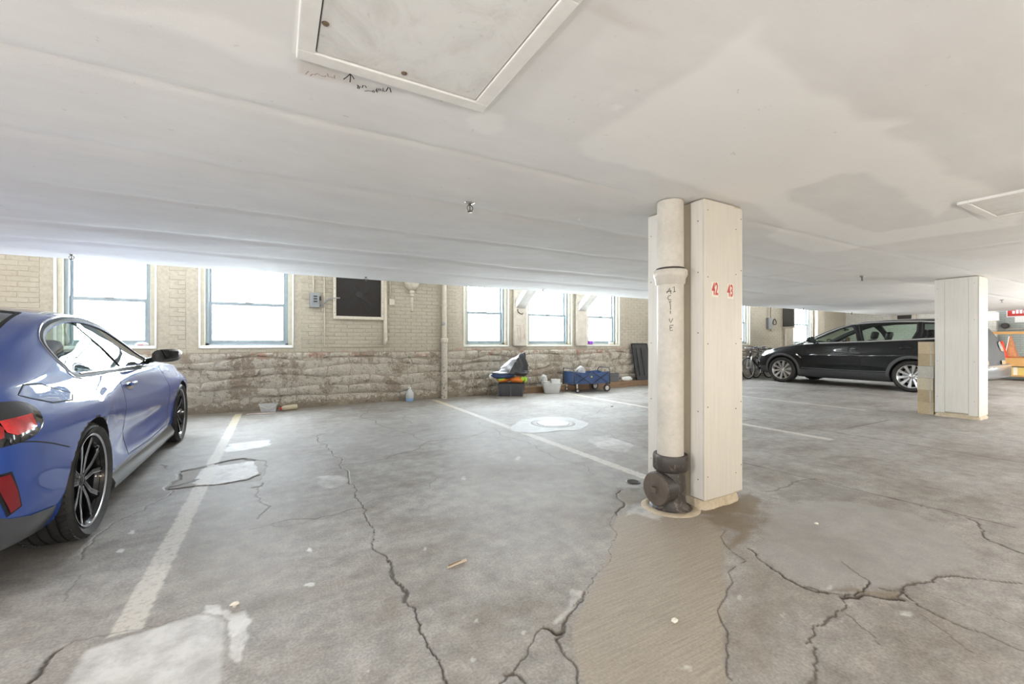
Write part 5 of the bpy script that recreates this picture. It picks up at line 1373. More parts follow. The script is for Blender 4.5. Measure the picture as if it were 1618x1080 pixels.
def boolean(o, cutters, op='DIFFERENCE'):
    for c in cutters:
        m = o.modifiers.new('b', 'BOOLEAN'); m.operation = op; m.solver = 'EXACT'; m.object = c
    dg = bpy.context.evaluated_depsgraph_get(); dg.update()
    me = bpy.data.meshes.new_from_object(o.evaluated_get(dg))
    for c in cutters: bpy.data.objects.remove(c, do_unlink=True)
    bpy.data.objects.remove(o, do_unlink=True)
    return me
class Skin:
    """lays panels, panes and seams on a body surface"""
    def __init__(s, vs, fs):
        s.bvh = BVHTree.FromPolygons([Vector(v) for v in vs], fs, all_triangles=False, epsilon=1e-6)
    def side(s, sgn):
        def f(p):
            h = s.bvh.ray_cast(Vector((sgn*2.5, p[0], p[1])), Vector((-sgn, 0, 0)))
            return h
        return f
    def top(s):
        return lambda p: s.bvh.ray_cast(Vector((p[0], p[1], 3.0)), Vector((0, 0, -1)))
    def round(s, cx_, cy_):
        """p = (angle, z); rays run to the vertical axis at (cx_, cy_)"""
        def f(p):
            d = Vector((math.cos(p[0]), math.sin(p[0]), 0)); return s.bvh.ray_cast(Vector((cx_, cy_, p[1]))+d*3, -d)
        return f
    def patch(s, poly, fn, off, th, res, name, mat, parent, smooth_poly=0):
        if smooth_poly:
            q = np.array(poly+[poly[0]]); poly = [tuple(v) for v in cr_closed(poly, smooth_poly)]
        pts = [Vector(p) for p in dens(poly, res)]; n = len(pts)
        xs = [p.x for p in pts]; ys = [p.y for p in pts]; inner = []
        for x in np.arange(min(xs)+res/2, max(xs), res):
            for y in np.arange(min(ys)+res/2, max(ys), res):
                if inside((x, y), pts) and min((Vector((x, y))-p).length for p in pts) > res*.4: inner.append(Vector((x, y)))
        V, E, F_, _, _, _ = delaunay_2d_cdt(pts+inner, [(i, (i+1) % n) for i in range(n)], [list(range(n))], 1, 1e-6)
        out = []; ok = True; bad = set()
        for i, v in enumerate(V):
            h = fn((v.x, v.y))
            if h[0] is None: bad.add(i); out.append(((0, 0, 0), (0, 0, 1))); continue
            out.append((h[0], h[1]))
        F_ = [f for f in F_ if not any(i in bad for i in f)]
        cnt = {}
        for f in F_:
            for a, b in zip(f, list(f[1:])+[f[0]]): cnt[(a, b)] = cnt.get((a, b), 0)+1
        m = MB(); A = [(Vector(p)+Vector(nn)*off)[:] for p, nn in out]; B = [(Vector(p)+Vector(nn)*(off-th))[:] for p, nn in out]; k = len(A)
        fs = [tuple(f) for f in F_]
        if th > 0:
            for (a, b) in cnt:
                if (b, a) not in cnt: fs.append((a, b, b+k, a+k))
        m.add(A+(B if th > 0 else []), fs)
        return m.obj(name, mat, parent, smooth=True, angle=50)
    def strip(s, line, fn, w, off, name, mat, parent, closed=False, res=.03, th=.004):
        P_ = [Vector(p) for p in dens(line, res, closed)]; n = len(P_); m = MB(); vs = []
        for i in range(n):
            a = P_[(i-1) % n] if (i > 0 or closed) else P_[i]; b = P_[(i+1) % n] if (i < n-1 or closed) else P_[i]
            d = (b-a).normalized(); nn = Vector((-d.y, d.x))*w/2
            hs = [fn((P_[i]+nn*k)[:]) for k in (-1, 0, 1)]
            if any(h[0] is None for h in hs):
                if vs: vs.append(None)
                continue
            vs.append([(Vector(hs[0][0])+Vector(hs[0][1])*(off-th))[:], (Vector(hs[0][0])+Vector(hs[0][1])*off)[:], (Vector(hs[1][0])+Vector(hs[1][1])*(off+th*.3))[:], (Vector(hs[2][0])+Vector(hs[2][1])*off)[:], (Vector(hs[2][0])+Vector(hs[2][1])*(off-th))[:]])
        k = len(vs)
        for i in range(k if closed else k-1):
            a, b = vs[i], vs[(i+1) % k]
            if a is None or b is None: continue
            for q in range(4): m.add([a[q], b[q], b[q+1], a[q+1]], [(0, 1, 2, 3)])
        me = m.obj(name, mat, parent); return me
def dens(poly, res, closed=True):
    out = []; n = len(poly)
    for i in range(n if closed else n-1):
        a, b = Vector(poly[i]), Vector(poly[(i+1) % n]); k = max(1, int((b-a).length/res))
        out += [tuple(a+(b-a)*q/k) for q in range(k)]
    if not closed: out.append(tuple(poly[-1]))
    return out
def cr_closed(poly, per):
    P_ = np.array(poly, float); n = len(P_); out = []
    for i in range(n):
        a, b, c, d = P_[(i-1) % n], P_[i], P_[(i+1) % n], P_[(i+2) % n]
        for q in range(per):
            t = q/per; out.append(.5*((2*b)+(-a+c)*t+(2*a-5*b+4*c-d)*t*t+(-a+3*b-3*c+d)*t**3))
    return out
def inside(p, poly):
    c = False; n = len(poly)
    for i in range(n):
        a, b = poly[i], poly[(i+1) % n]
        if (a.y > p[1]) != (b.y > p[1]) and p[0] < (b.x-a.x)*(p[1]-a.y)/(b.y-a.y)+a.x: c = not c
    return c
def offset_poly(poly, d):
    """grow (d>0) a polygon"""
    n = len(poly); P_ = [Vector(p) for p in poly]; ar = sum(P_[i].x*P_[(i+1) % n].y-P_[(i+1) % n].x*P_[i].y for i in range(n)); sg = 1 if ar > 0 else -1; out = []
    for i in range(n):
        e1 = (P_[i]-P_[i-1]).normalized(); e2 = (P_[(i+1) % n]-P_[i]).normalized(); nn = Vector((e1.y+e2.y, -(e1.x+e2.x)))*sg
        nn.normalize(); out.append(tuple(P_[i]+nn*d))
    return out

def car_paint(name, col, rough=.35, metal=.5, flake=True):
    k = NT(name); P = k.coord()
    k.col(k.ramp(k.noise(900 if flake else 5, 1, .5, P), [(.3, tuple(c*.85 for c in col)), (.7, tuple(c*1.12 for c in col))]))
    k.b.inputs['Metallic'].default_value = metal; k.b.inputs['Roughness'].default_value = rough
    k.b.inputs['Specular IOR Level'].default_value = .1; k.b.inputs['Coat Weight'].default_value = 1.0; k.b.inputs['Coat Roughness'].default_value = .015; return k.m
M_BLUE = car_paint('metallic_blue_car_paint', (.022, .066, .30), .5, .0); M_BLKP = car_paint('black_car_paint', (.008, .009, .011), .4, .0)
M_WELL = plain('wheel_well_black', (.010, .010, .010), .9); M_SEAM = plain('panel_gap_black', (.008, .008, .010), .8)
M_PLGREY = plain('dark_grey_body_plastic', (.065, .07, .078), .28, .1, coat=.4); M_GLOSSB = plain('gloss_black_trim', (.012, .012, .014), .10, 0, coat=1.0)
M_CLAD = plain('charcoal_cladding', (.06, .063, .068), .5); M_CABIN = plain('dark_cabin_trim', (.025, .025, .027), .7); M_SEATL = plain('black_leather', (.02, .02, .021), .5)
M_GLASSC = glass('car_side_glass', (.72, .82, .77), .05); M_GLASSD = glass('dark_rear_glass', (.28, .32, .31), .06)
M_ALU = plain('silver_alloy', (.70, .70, .70), .28, .85, var=.03); M_BLKRIM = plain('black_alloy', (.018, .018, .02), .18, .5, coat=.6); M_MACH = plain('machined_alloy_edge', (.50, .50, .52), .22, .9)
M_SATB = plain('satin_black_trim', (.02, .02, .022), .5, spec=.2)
M_MIRG = plain('mirror_dark_reflection', (.12, .125, .13), .03, 1.0, var=.02)  # darkened base stands in for a dark reflection
M_TAILR = plain('tail_lamp_red', (.40, .012, .012), .12, coat=1.0); M_REFL = plain('reflector_red', (.20, .006, .010), .3, coat=.2)
M_LAMPC = glass('lamp_lens', (.93, .95, .96), .10); M_LAMPW = plain('lamp_white_core', (.75, .76, .78), .15, .5, coat=1.0)

def tyre_mat():
    k = NT('tyre_rubber'); k.col(k.ramp(k.noise(18, 4, .6, k.coord()), [(.3, (.016, .016, .016)), (.7, (.034, .032, .030))])); k.b.inputs['Roughness'].default_value = .65; return k.m
M_TYRE = tyre_mat()
def wheel(parent, x, y, R, width, rimR, style, sgn, turn=0.0):
    """sgn: outer side along x"""
    w = empty('wheel', parent, (x, y, R)); w.rotation_euler = (0, 0, turn)
    A = AX((0, 0, 0), (sgn, 0, 0)); h = width/2
    prof = [(rimR*.985, h*.80), (rimR+.008, h*.90), (rimR+.022, h*.98), ((rimR+R)/2+.01, h*1.06), (R-.022, h*.98), (R-.008, h*.88), (R-.001, h*.72)]
    tread = []
    for c_, g in ((.52, .018), (.18, .02), (-.18, .02), (-.52, .018)):
        tread += [(R, h*(c_)+.006), (R-.008, h*c_+.005), (R-.008, h*c_-.005), (R, h*c_-.006)]
    prof = prof+tread+[(a, -b) for a, b in reversed(prof)]
    MB().lathe(prof, A, 64).obj('tyre', M_TYRE, w, smooth=True, angle=32)
    m = MB()
    for j in range(56):   # tread blocks: cross cuts on the shoulders
        for s_ in (-1, 1):
            a = 2*math.pi*(j+(0 if s_ > 0 else .5))/56
            M_ = A @ Matrix.Rotation(a, 4, 'Z') @ Matrix.Translation((R-.002, 0, s_*h*.70)) @ Matrix.Rotation(.35*s_, 4, 'X')
            m.obox(M_, .008, .016, h*.30)
    tag(m.obj('tread_blocks', M_TYRE, w), kind='stuff')
    mr = M_BLKRIM if style == 'black' else M_ALU
    MB().lathe([(rimR*.60, -h*.75), (rimR*.94, -h*.72), (rimR*.90, h*.45), (rimR*.93, h*.62), (rimR*.985, h*.80), (rimR+.004, h*.92), (rimR-.006, h*.90), (rimR*.955, h*.80), (rimR*.93, h*.70)], A, 48).obj('rim', mr, w, smooth=True, angle=35)
    if style == 'black': MB().lathe([(rimR*.965, h*.865), (rimR+.003, h*.925), (rimR-.002, h*.935), (rimR*.958, h*.875)], A, 64).obj('rim_edge', M_MACH, w, smooth=True)
    MB().lathe([(.001, h*.10), (rimR*.72, h*.10), (rimR*.74, h*.05), (rimR*.74, h*-.02)], A, 40).obj('brake_disc', M_METAL, w, smooth=True, angle=30)
    MB().lathe([(.001, -h*.1), (rimR*.93, -h*.1)], A, 40).obj('barrel_back', M_WELL, w)
    zf = h*.66
    def spoke_prism(poly, z_in, z_out, th, mat, nm='spoke'):
        """poly: list of (radius, tangential offset); depth follows radius"""
        n = len(poly); dz = lambda r: z_in+(z_out-z_in)*(r/rimR)**1.5
        vs_ = [(r, t_, dz(r)) for r, t_ in poly]+[(r, t_, dz(r)-th) for r, t_ in poly]
        fs_ = [tuple(range(n)), tuple(range(2*n-1, n-1, -1))]+[(i, (i+1) % n, (i+1) % n+n, i+n) for i in range(n)]
        return vs_, fs_
    if style == 'black':
        for q in range(5):
            Mq = A @ Matrix.Rotation(2*math.pi*q/5+.31, 4, 'Z')
            for s_ in (-1, 1):
                po = [(.035, s_*.004), (.035, s_*.030), (rimR*.50, s_*.042), (rimR*.955, s_*.098), (rimR*.955, s_*.070), (rimR*.52, s_*.016)]
                vs_, fs_ = spoke_prism(po, zf*.86, h*.80, .022, None)
                sp = MB().add([(Mq @ Vector(v))[:] for v in vs_], fs_).obj('spoke', mr, w, smooth=False)
                po2 = [(.05, s_*.029), (rimR*.50, s_*.0425), (rimR*.95, s_*.0985), (rimR*.95, s_*.093), (rimR*.50, s_*.037), (.05, s_*.025)]
                vs_, fs_ = spoke_prism(po2, zf*.86+.0015, h*.80+.0015, .004, None); me_ = MB().add([(Mq @ Vector(v))[:] for v in vs_], fs_).obj('spoke_edge', M_MACH, w)
        hubm = M_BLKRIM
    else:
        for q in range(10):
            Mq = A @ Matrix.Rotation(2*math.pi*q/10+.15, 4, 'Z')
            po = [(.05, -.016), (rimR*.55, -.021), (rimR*.95, -.036), (rimR*.95, .036), (rimR*.55, .021), (.05, .016)]
            vs_, fs_ = spoke_prism(po, zf*.80, h*.78, .028, None); MB().add([(Mq @ Vector(v))[:] for v in vs_], fs_).obj('spoke', mr, w)
        hubm = M_ALU
    hb = MB().lathe([(.001, zf*.98), (.022, zf*.97), (.030, zf*.90), (.062, zf*.84), (.068, zf*.60)], A, 28).obj('hub_cap', hubm, w, smooth=True, angle=40)
    for q in range(5):
        a = 2*math.pi*q/5; MB().lathe([(.001, zf*.80), (.008, zf*.80), (.009, zf*.70)], A @ Matrix.Translation((.048*math.cos(a), .048*math.sin(a), .008)), 8).obj('lug_nut', M_METAL if style == 'black' else M_GLOSSB, w)
    return w
def seat(parent, x, y, z, wd, head=True, lean=.22):
    m = MB(); m.box(x-wd/2, x+wd/2, y-.02, y+.48, z, z+.16, bev=.04); s_ = m.obj('seat', M_SEATL, parent, smooth=True)
    M_ = Matrix.Translation((x, y-.04, z+.12)) @ Matrix.Rotation(lean, 4, 'X')
    MB().obox(M_ @ Matrix.Translation((0, 0, .27)), wd*.94, .13, .56, bev=.05).obj('backrest', M_SEATL, s_, smooth=True)
    if head: MB().obox(M_ @ Matrix.Translation((0, .01, .66)), .26, .10, .20, bev=.045).obj('headrest', M_SEATL, s_, smooth=True)
    return s_

def build_car(t, K, cfg):
    body = CarBody(K, rear=cfg['rear'], front=cfg['front'], round_r=cfg['rr'], round_f=cfg['rf'], tail=cfg['tail'], nose=cfg['nose'])
    vs, fs = body.mesh(); sk = Skin(vs, fs)
    o = tmp_obj(vs, fs); cut = []
    R = cfg['arch']
    for ya in cfg['axles']:
        for s_ in (-1, 1):
            c = MB().lathe([(.001, .0), (R, .0), (R, 1.0), (.001, 1.0)], AX((s_*(cfg['wx']-.34), ya, cfg['axz']), (s_, 0, 0)), 72)
            cut.append(tmp_obj(c.v, c.f))
    # cabin cavity: inset loft between fire wall and tail
    ci = cfg['cabin']; cv = []; rows = []
    for y in np.linspace(ci[0], ci[1], 40):
        S_ = body.section(y); half = cr_open(S_[9:], 5); ins = []
        for (x, z) in half: ins.append((max(x-.055, 0), z-.045))
        x_b = ins[0][0]; prof = [(0, ci[2]), (x_b*.97, ci[2]), (x_b, ci[2]+.05)]+[(x, max(z, ci[2]+.10)) for x, z in ins]; prof[-1] = (0, prof[-1][1])
        ring = prof+[(-x, z) for x, z in prof[-2:0:-1]]; rows.append(len(ring)); cv += [(x, y+body.ends(y, z), z) for x, z in ring]
    n = rows[0]; cf = [(i*n+j, (i+1)*n+j, (i+1)*n+(j+1) % n, i*n+(j+1) % n) for i in range(39) for j in range(n)]+[tuple(range(n)), tuple(39*n+j for j in range(n-1, -1, -1))]
    cut.append(tmp_obj(cv, cf))
    for poly in cfg['side_cuts']:
        c = MB().prism([(y, z) for y, z in poly], -1.3, 1.3, Matrix(((0, 0, 1, 0), (1, 0, 0, 0), (0, 1, 0, 0), (0, 0, 0, 1)))); cut.append(tmp_obj(c.v, c.f))
    for poly, zlo in cfg['top_cuts']:
        c = MB().prism(poly, zlo, 2.2); cut.append(tmp_obj(c.v, c.f))
    me = boolean(o, cut); me.name = 'body_shell'
    me.materials.clear(); me.materials.append(cfg['paint']); me.materials.append(M_WELL); me.materials.append(M_CABIN); me.materials.append(cfg['lower'])
    mi = []
    for p in me.polygons:
        c = p.center; k = 0
        inw = any(math.hypot(c.y-ya, c.z-cfg['axz']) < R+.004 and abs(c.x) > cfg['wx']-.35 for ya in cfg['axles'])
        if inw: k = 1
        else:
            hit = sk.bvh.find_nearest(c)
            if hit[3] is not None and hit[3] > .012: k = 2
            elif c.z < cfg['lower_z'](c.y) : k = 3
            if c.z < .2 and p.normal.z < -.7: k = 1
        mi.append(k)
    me.polygons.foreach_set('material_index', mi)
    me.polygons.foreach_set('use_smooth', [True]*len(me.polygons)); me.set_sharp_from_angle(angle=math.radians(28))
    ob = bpy.data.objects.new('body_shell', me); link(ob, t)
    return body, sk, ob

# ------------------------------------------------------------------ blue coupe (nose to the wall)
BX0, BY0 = -1.868, 3.43
def blue_coupe():
    t = thing('coupe_car', 'metallic blue two-door coupe with black wheels parked nose to the wall', 'car', (BX0, BY0, 0)); WB = 2.76
    K = dict(
     y =[-.93, -.86, -.72, -.50, -.20, .10, .45, .80, 1.15, 1.50, 1.80, 2.10, 2.40, 2.80, 3.20, 3.48, 3.58],
     zt=[.965, .995, 1.025, 1.085, 1.200, 1.300, 1.366, 1.392, 1.388, 1.325, 1.185, 1.045, .985, .945, .885, .79, .70],
     zb=[.900, .925, .940, .955, .965, .968, .965, .960, .955, .950, .945, .940, .925, .885, .825, .72, .64],
     wr=[.68, .69, .69, .68, .655, .625, .595, .580, .575, .575, .60, .63, .64, .64, .63, .60, .55],
     wb=[.80, .815, .815, .805, .795, .795, .805, .815, .820, .82, .82, .815, .81, .81, .80, .78, .74],
     wm=[.885, .905, .915, .925, .930, .930, .908, .893, .890, .892, .897, .905, .912, .920, .915, .89, .86],
     wl=[.86, .885, .90, .915, .925, .922, .892, .872, .868, .868, .874, .885, .895, .91, .905, .88, .85],
     ws=[.80, .83, .85, .87, .880, .885, .885, .885, .885, .885, .88, .875, .87, .87, .86, .84, .80],
     zm=[.70, .71, .72, .725, .73, .725, .705, .685, .675, .67, .67, .67, .665, .655, .635, .60, .56],
     z0=[.26, .235, .21, .19, .17, .16, .15, .15, .15, .15, .15, .15, .16, .17, .18, .19, .22],
     zs=[.33, .31, .29, .27, .25, .235, .23, .23, .23, .23, .23, .235, .24, .25, .26, .28, .30],
     crown=[.03, .035, .035, .04, .045, .05, .055, .06, .06, .055, .05, .045, .045, .05, .045, .04, .03])
    win = [(.16, .968), (.07, 1.02), (.04, 1.085), (.07, 1.15), (.20, 1.215), (.42, 1.262), (.66, 1.288), (.95, 1.285), (1.25, 1.236), (1.52, 1.135), (1.73, 1.03), (1.90, .950), (1.4, .956), (.8, .963)]
    win = [tuple(map(float, q)) for q in cr_closed(win, 4)]
    rearw = [(-.54, -.50), (.54, -.50), (.57, -.25), (.46, .38), (-.46, .38), (-.57, -.25)]
    frontw = [(-.50, 1.30), (.50, 1.30), (.58, 2.06), (-.58, 2.06)]
    cfg = dict(rear=([.2, .45, .62, .75, .90, .97], [.05, .0, .015, .03, .0, -.01]), front=([.2, .5, .75, 1], [.05, 0, .05, .2]), rr=.30, rf=.6, tail=.86, nose=.60,
               arch=.362, axles=(0, WB), wx=.91, axz=.335, cabin=(-.42, 1.92, .52), side_cuts=[win], top_cuts=[(rearw, 1.0), (frontw, .96)], paint=M_BLUE, lower=M_PLGREY,
               lower_z=lambda y: (.285 if .45 < y < 2.35 else 0 if y < -.3 else .22))
    body, sk, ob = build_car(t, K, cfg)
    for s_ in (-1, 1):
        F_ = sk.side(s_)
        sk.patch(offset_poly(win, -.004), F_, -.006, .003, .05, 'side_window', M_GLASSC, t)
        sk.strip(offset_poly(win, .020), F_, .030, .002, 'window_surround', M_SATB, t, True, .025, .006)
        sk.strip(offset_poly(win, .042), F_, .006, .0035, 'window_bright_edge', M_CHROME, t, True, .025, .004)
        sk.strip([(.92, .965), (.82, 1.12), (.68, 1.29)], F_, .012, .0, 'pillar_seam', M_GLOSSB, t, False, .03, .006)
        sk.strip([(1.92, .936), (1.4, .942), (.8, .950), (.18, .954)], F_, .010, .006, 'belt_bright_strip', M_CHROME, t, False, .04, .005)
        sk.strip([(.76, .94), (.74, .80), (.72, .62), (.73, .45), (.79, .30)], F_, .007, .0008, 'door_seam', M_SEAM, t, False, .03, .002)
        sk.strip([(2.02, .92), (2.14, .70), (2.16, .45), (2.10, .30)], F_, .006, .0008, 'door_seam', M_SEAM, t, False, .03, .002)
        sk.strip([(.80, .30), (1.5, .288), (2.10, .30)], F_, .006, .0008, 'sill_seam', M_SEAM, t, False, .05, .002)
        sk.strip([(-.355, .60), (-.55, .66), (-.70, .70), (-.78, .715)], F_, .006, .0008, 'bumper_seam', M_SEAM, t, False, .02, .002)
        # door handle: recess cup and bar
        hd = sk.patch([(.86, .785), (.98, .782), (1.02, .80), (.98, .838), (.88, .842), (.845, .815)], F_, .0012, .0, .03, 'handle_cup', M_GLOSSB, t, 3)
        a = F_((.94, .82)); MB().obox(Matrix.Translation(Vector(a[0])+Vector((s_*.022, 0, .004))), .018, .19, .026, bev=.008).obj('door_handle', M_BLUE, t, smooth=True)
        # wing mirror
        c = Vector(F_((1.80, .985))[0]); mm = empty('wing_mirror', t, (c.x+s_*.02, 1.78, .985))
        MB().add(*mirror_shell(s_)).obj('mirror_shell', M_GLOSSB, mm, smooth=True, angle=60)
        MB().bar((-s_*.03, 0, -.025), (s_*.08, -.01, .012), .03, .05, bev=.01).obj('mirror_arm', M_GLOSSB, mm, smooth=True)
        MB().prism([(-.085, -.045), (.085, -.035), (.09, .04), (-.075, .055)], 0, .003, face_M((s_*.150, -.046, .035), (0, -1, 0))).obj('mirror_glass', M_MIRG, mm)
        # wheels
        wheel(t, s_*.795, 0, .332, .245, .268, 'black', s_); wheel(t, s_*.795, WB, .332, .235, .268, 'black', s_)
        # side skirt
        m = MB(); 
        for y_ in np.linspace(.42, 2.34, 14):
            m.v += [(s_*.855, y_, .135), (s_*(.905), y_, .150), (s_*(.912), y_, .19), (s_*.880, y_, .262)]
        for i in range(13):
            for q in range(3): m.f.append((i*4+q, (i+1)*4+q, (i+1)*4+q+1, i*4+q+1)); m.m.append(0)
        m.obj('side_skirt', M_PLGREY, t, smooth=True)
        # tail lamp, wraps the corner
        Rn = sk.round(s_*.45, -.45); ang = lambda d: math.radians(d if s_ > 0 else 180-d)
        def rp(lst): return [(ang(d), z) for d, z in lst]
        sk.patch(rp([(-18, .840), (-20, .775), (-28, .725), (-45, .705), (-88, .70), (-90, .84), (-70, .895), (-40, .890), (-25, .875)]), Rn, .002, .0, .04, 'lamp_housing', M_GLOSSB, t, 3)
        sk.patch(rp([(-25.5, .822), (-26, .765), (-37, .745), (-41, .765), (-43, .815)]), Rn, .005, .0, .03, 'tail_lamp_bright', M_TAILLIT, t)
        sk.patch(rp([(-45, .82), (-42, .745), (-55, .725), (-88, .725), (-88, .84), (-60, .845)]), Rn, .005, .0, .04, 'tail_lamp_red', M_TAILR, t, 2)
        sk.patch(rp([(-58, .785), (-88, .780), (-88, .745), (-58, .745)]), Rn, .007, .0, .04, 'tail_lamp_clear', M_LAMPW, t)
        # vertical bumper reflector in its dark slot
        sk.patch(rp([(-39, .595), (-35, .50), (-32, .42), (-39, .395), (-44, .50), (-47, .595)]), Rn, .002, .0, .03, 'bumper_slot', M_SEAM, t)
        sk.patch(rp([(-40, .585), (-36, .50), (-33.5, .427), (-38, .410), (-42.5, .50), (-45.5, .585)]), Rn, .006, .0, .03, 'bumper_reflector', M_REFL, t)
        sk.patch(rp([(2, .325), (2, .22), (-30, .23), (-60, .25), (-90, .27), (-90, .47), (-47, .47), (-43.5, .41), (-38, .385), (-25, .355)]), Rn, .005, .0, .04, 'lower_bumper_panel', M_PLGREY, t)
    F_ = sk.side(1)
    fd = [(-.62, .905), (-.52, .945), (-.34, .935), (-.14, .862), (-.22, .832), (-.42, .842)]
    sk.strip(fd, F_, .006, .0008, 'fuel_door_seam', M_SEAM, t, True, .02, .002)
    sk.patch(offset_poly(fd, -.006), F_, .0006, .0, .04, 'fuel_door', M_BLUE, t)
    T_ = sk.top()
    sk.patch(offset_poly(rearw, -.004), T_, -.006, .003, .06, 'rear_window', M_GLASSD, t); sk.strip(offset_poly(rearw, .012), T_, .02, .001, 'rear_window_seal', M_SEAM, t, True, .03, .004)
    sk.patch(offset_poly(frontw, -.004), T_, -.006, .003, .06, 'windshield', M_GLASSC, t); sk.strip(offset_poly(frontw, .012), T_, .02, .001, 'windshield_seal', M_SEAM, t, True, .04, .004)
    for x_ in (-.36, .36): seat(t, x_, 1.12, .30, .48)
    MB().box(-.58, .58, .05, .50, .45, .62, bev=.05).obj('rear_bench', M_SEATL, t, smooth=True); MB().obox(Matrix.Translation((0, .10, .78)) @ Matrix.Rotation(.35, 4, 'X'), 1.10, .12, .42, bev=.05).obj('rear_backrest', M_SEATL, t, smooth=True)
    MB().box(-.70, .70, 1.78, 2.0, .70, .90, bev=.06).obj('dashboard', M_CABIN, t, smooth=True)
    MB().tube([(-.36+.18*math.cos(a), 1.66+.05*math.sin(a), .86+.17*math.sin(a)) for a in np.linspace(0, 2*math.pi, 24)[:-1]], .013, 8, closed=True).obj('steering_wheel', M_CABIN, t, smooth=True)
    sk.patch([(-.46, .45), (.46, .45), (.5, .455), (.5, .47), (-.5, .47)], T_, .001, 0, .1, 'roof_rear_trim', M_GLOSSB, t)
    return t
def mirror_shell(s_):
    vs, fs = [], []; n, k = 16, 8
    for i in range(k+1):
        u = i/k; d = -.045+.15*u; sc = math.sqrt(max(.02, 1-u**2.4))
        for j in range(n):
            a = 2*math.pi*j/n; c, s = math.cos(a), math.sin(a); sq = 1/max(abs(c)**3+abs(s)**3, .01)**(1/3)
            vs.append((s_*(.150+.112*c*sq*sc+.01*u), d, .035+.062*s*sq*sc+.006*c*s_))
    for i in range(k):
        for j in range(n): fs.append((i*n+j, i*n+(j+1) % n, (i+1)*n+(j+1) % n, (i+1)*n+j))
    fs += [tuple(range(n-1, -1, -1)), tuple(k*n+j for j in range(n))]
    return vs, fs
M_TAILLIT = None
def _lit():
    k = NT('tail_lamp_lit_red'); k.b.inputs['Base Color'].default_value = (.75, .03, .03, 1); k.b.inputs['Roughness'].default_value = .15; k.b.inputs['Coat Weight'].default_value = 1
    k.l(k.ramp(k.noise(14, 3, .6, k.coord()), [(.35, (.42, .008, .010)), (.65, (.80, .03, .03))]), k.b.inputs['Base Color']); return k.m
M_TAILLIT = _lit()
COUPE = blue_coupe()

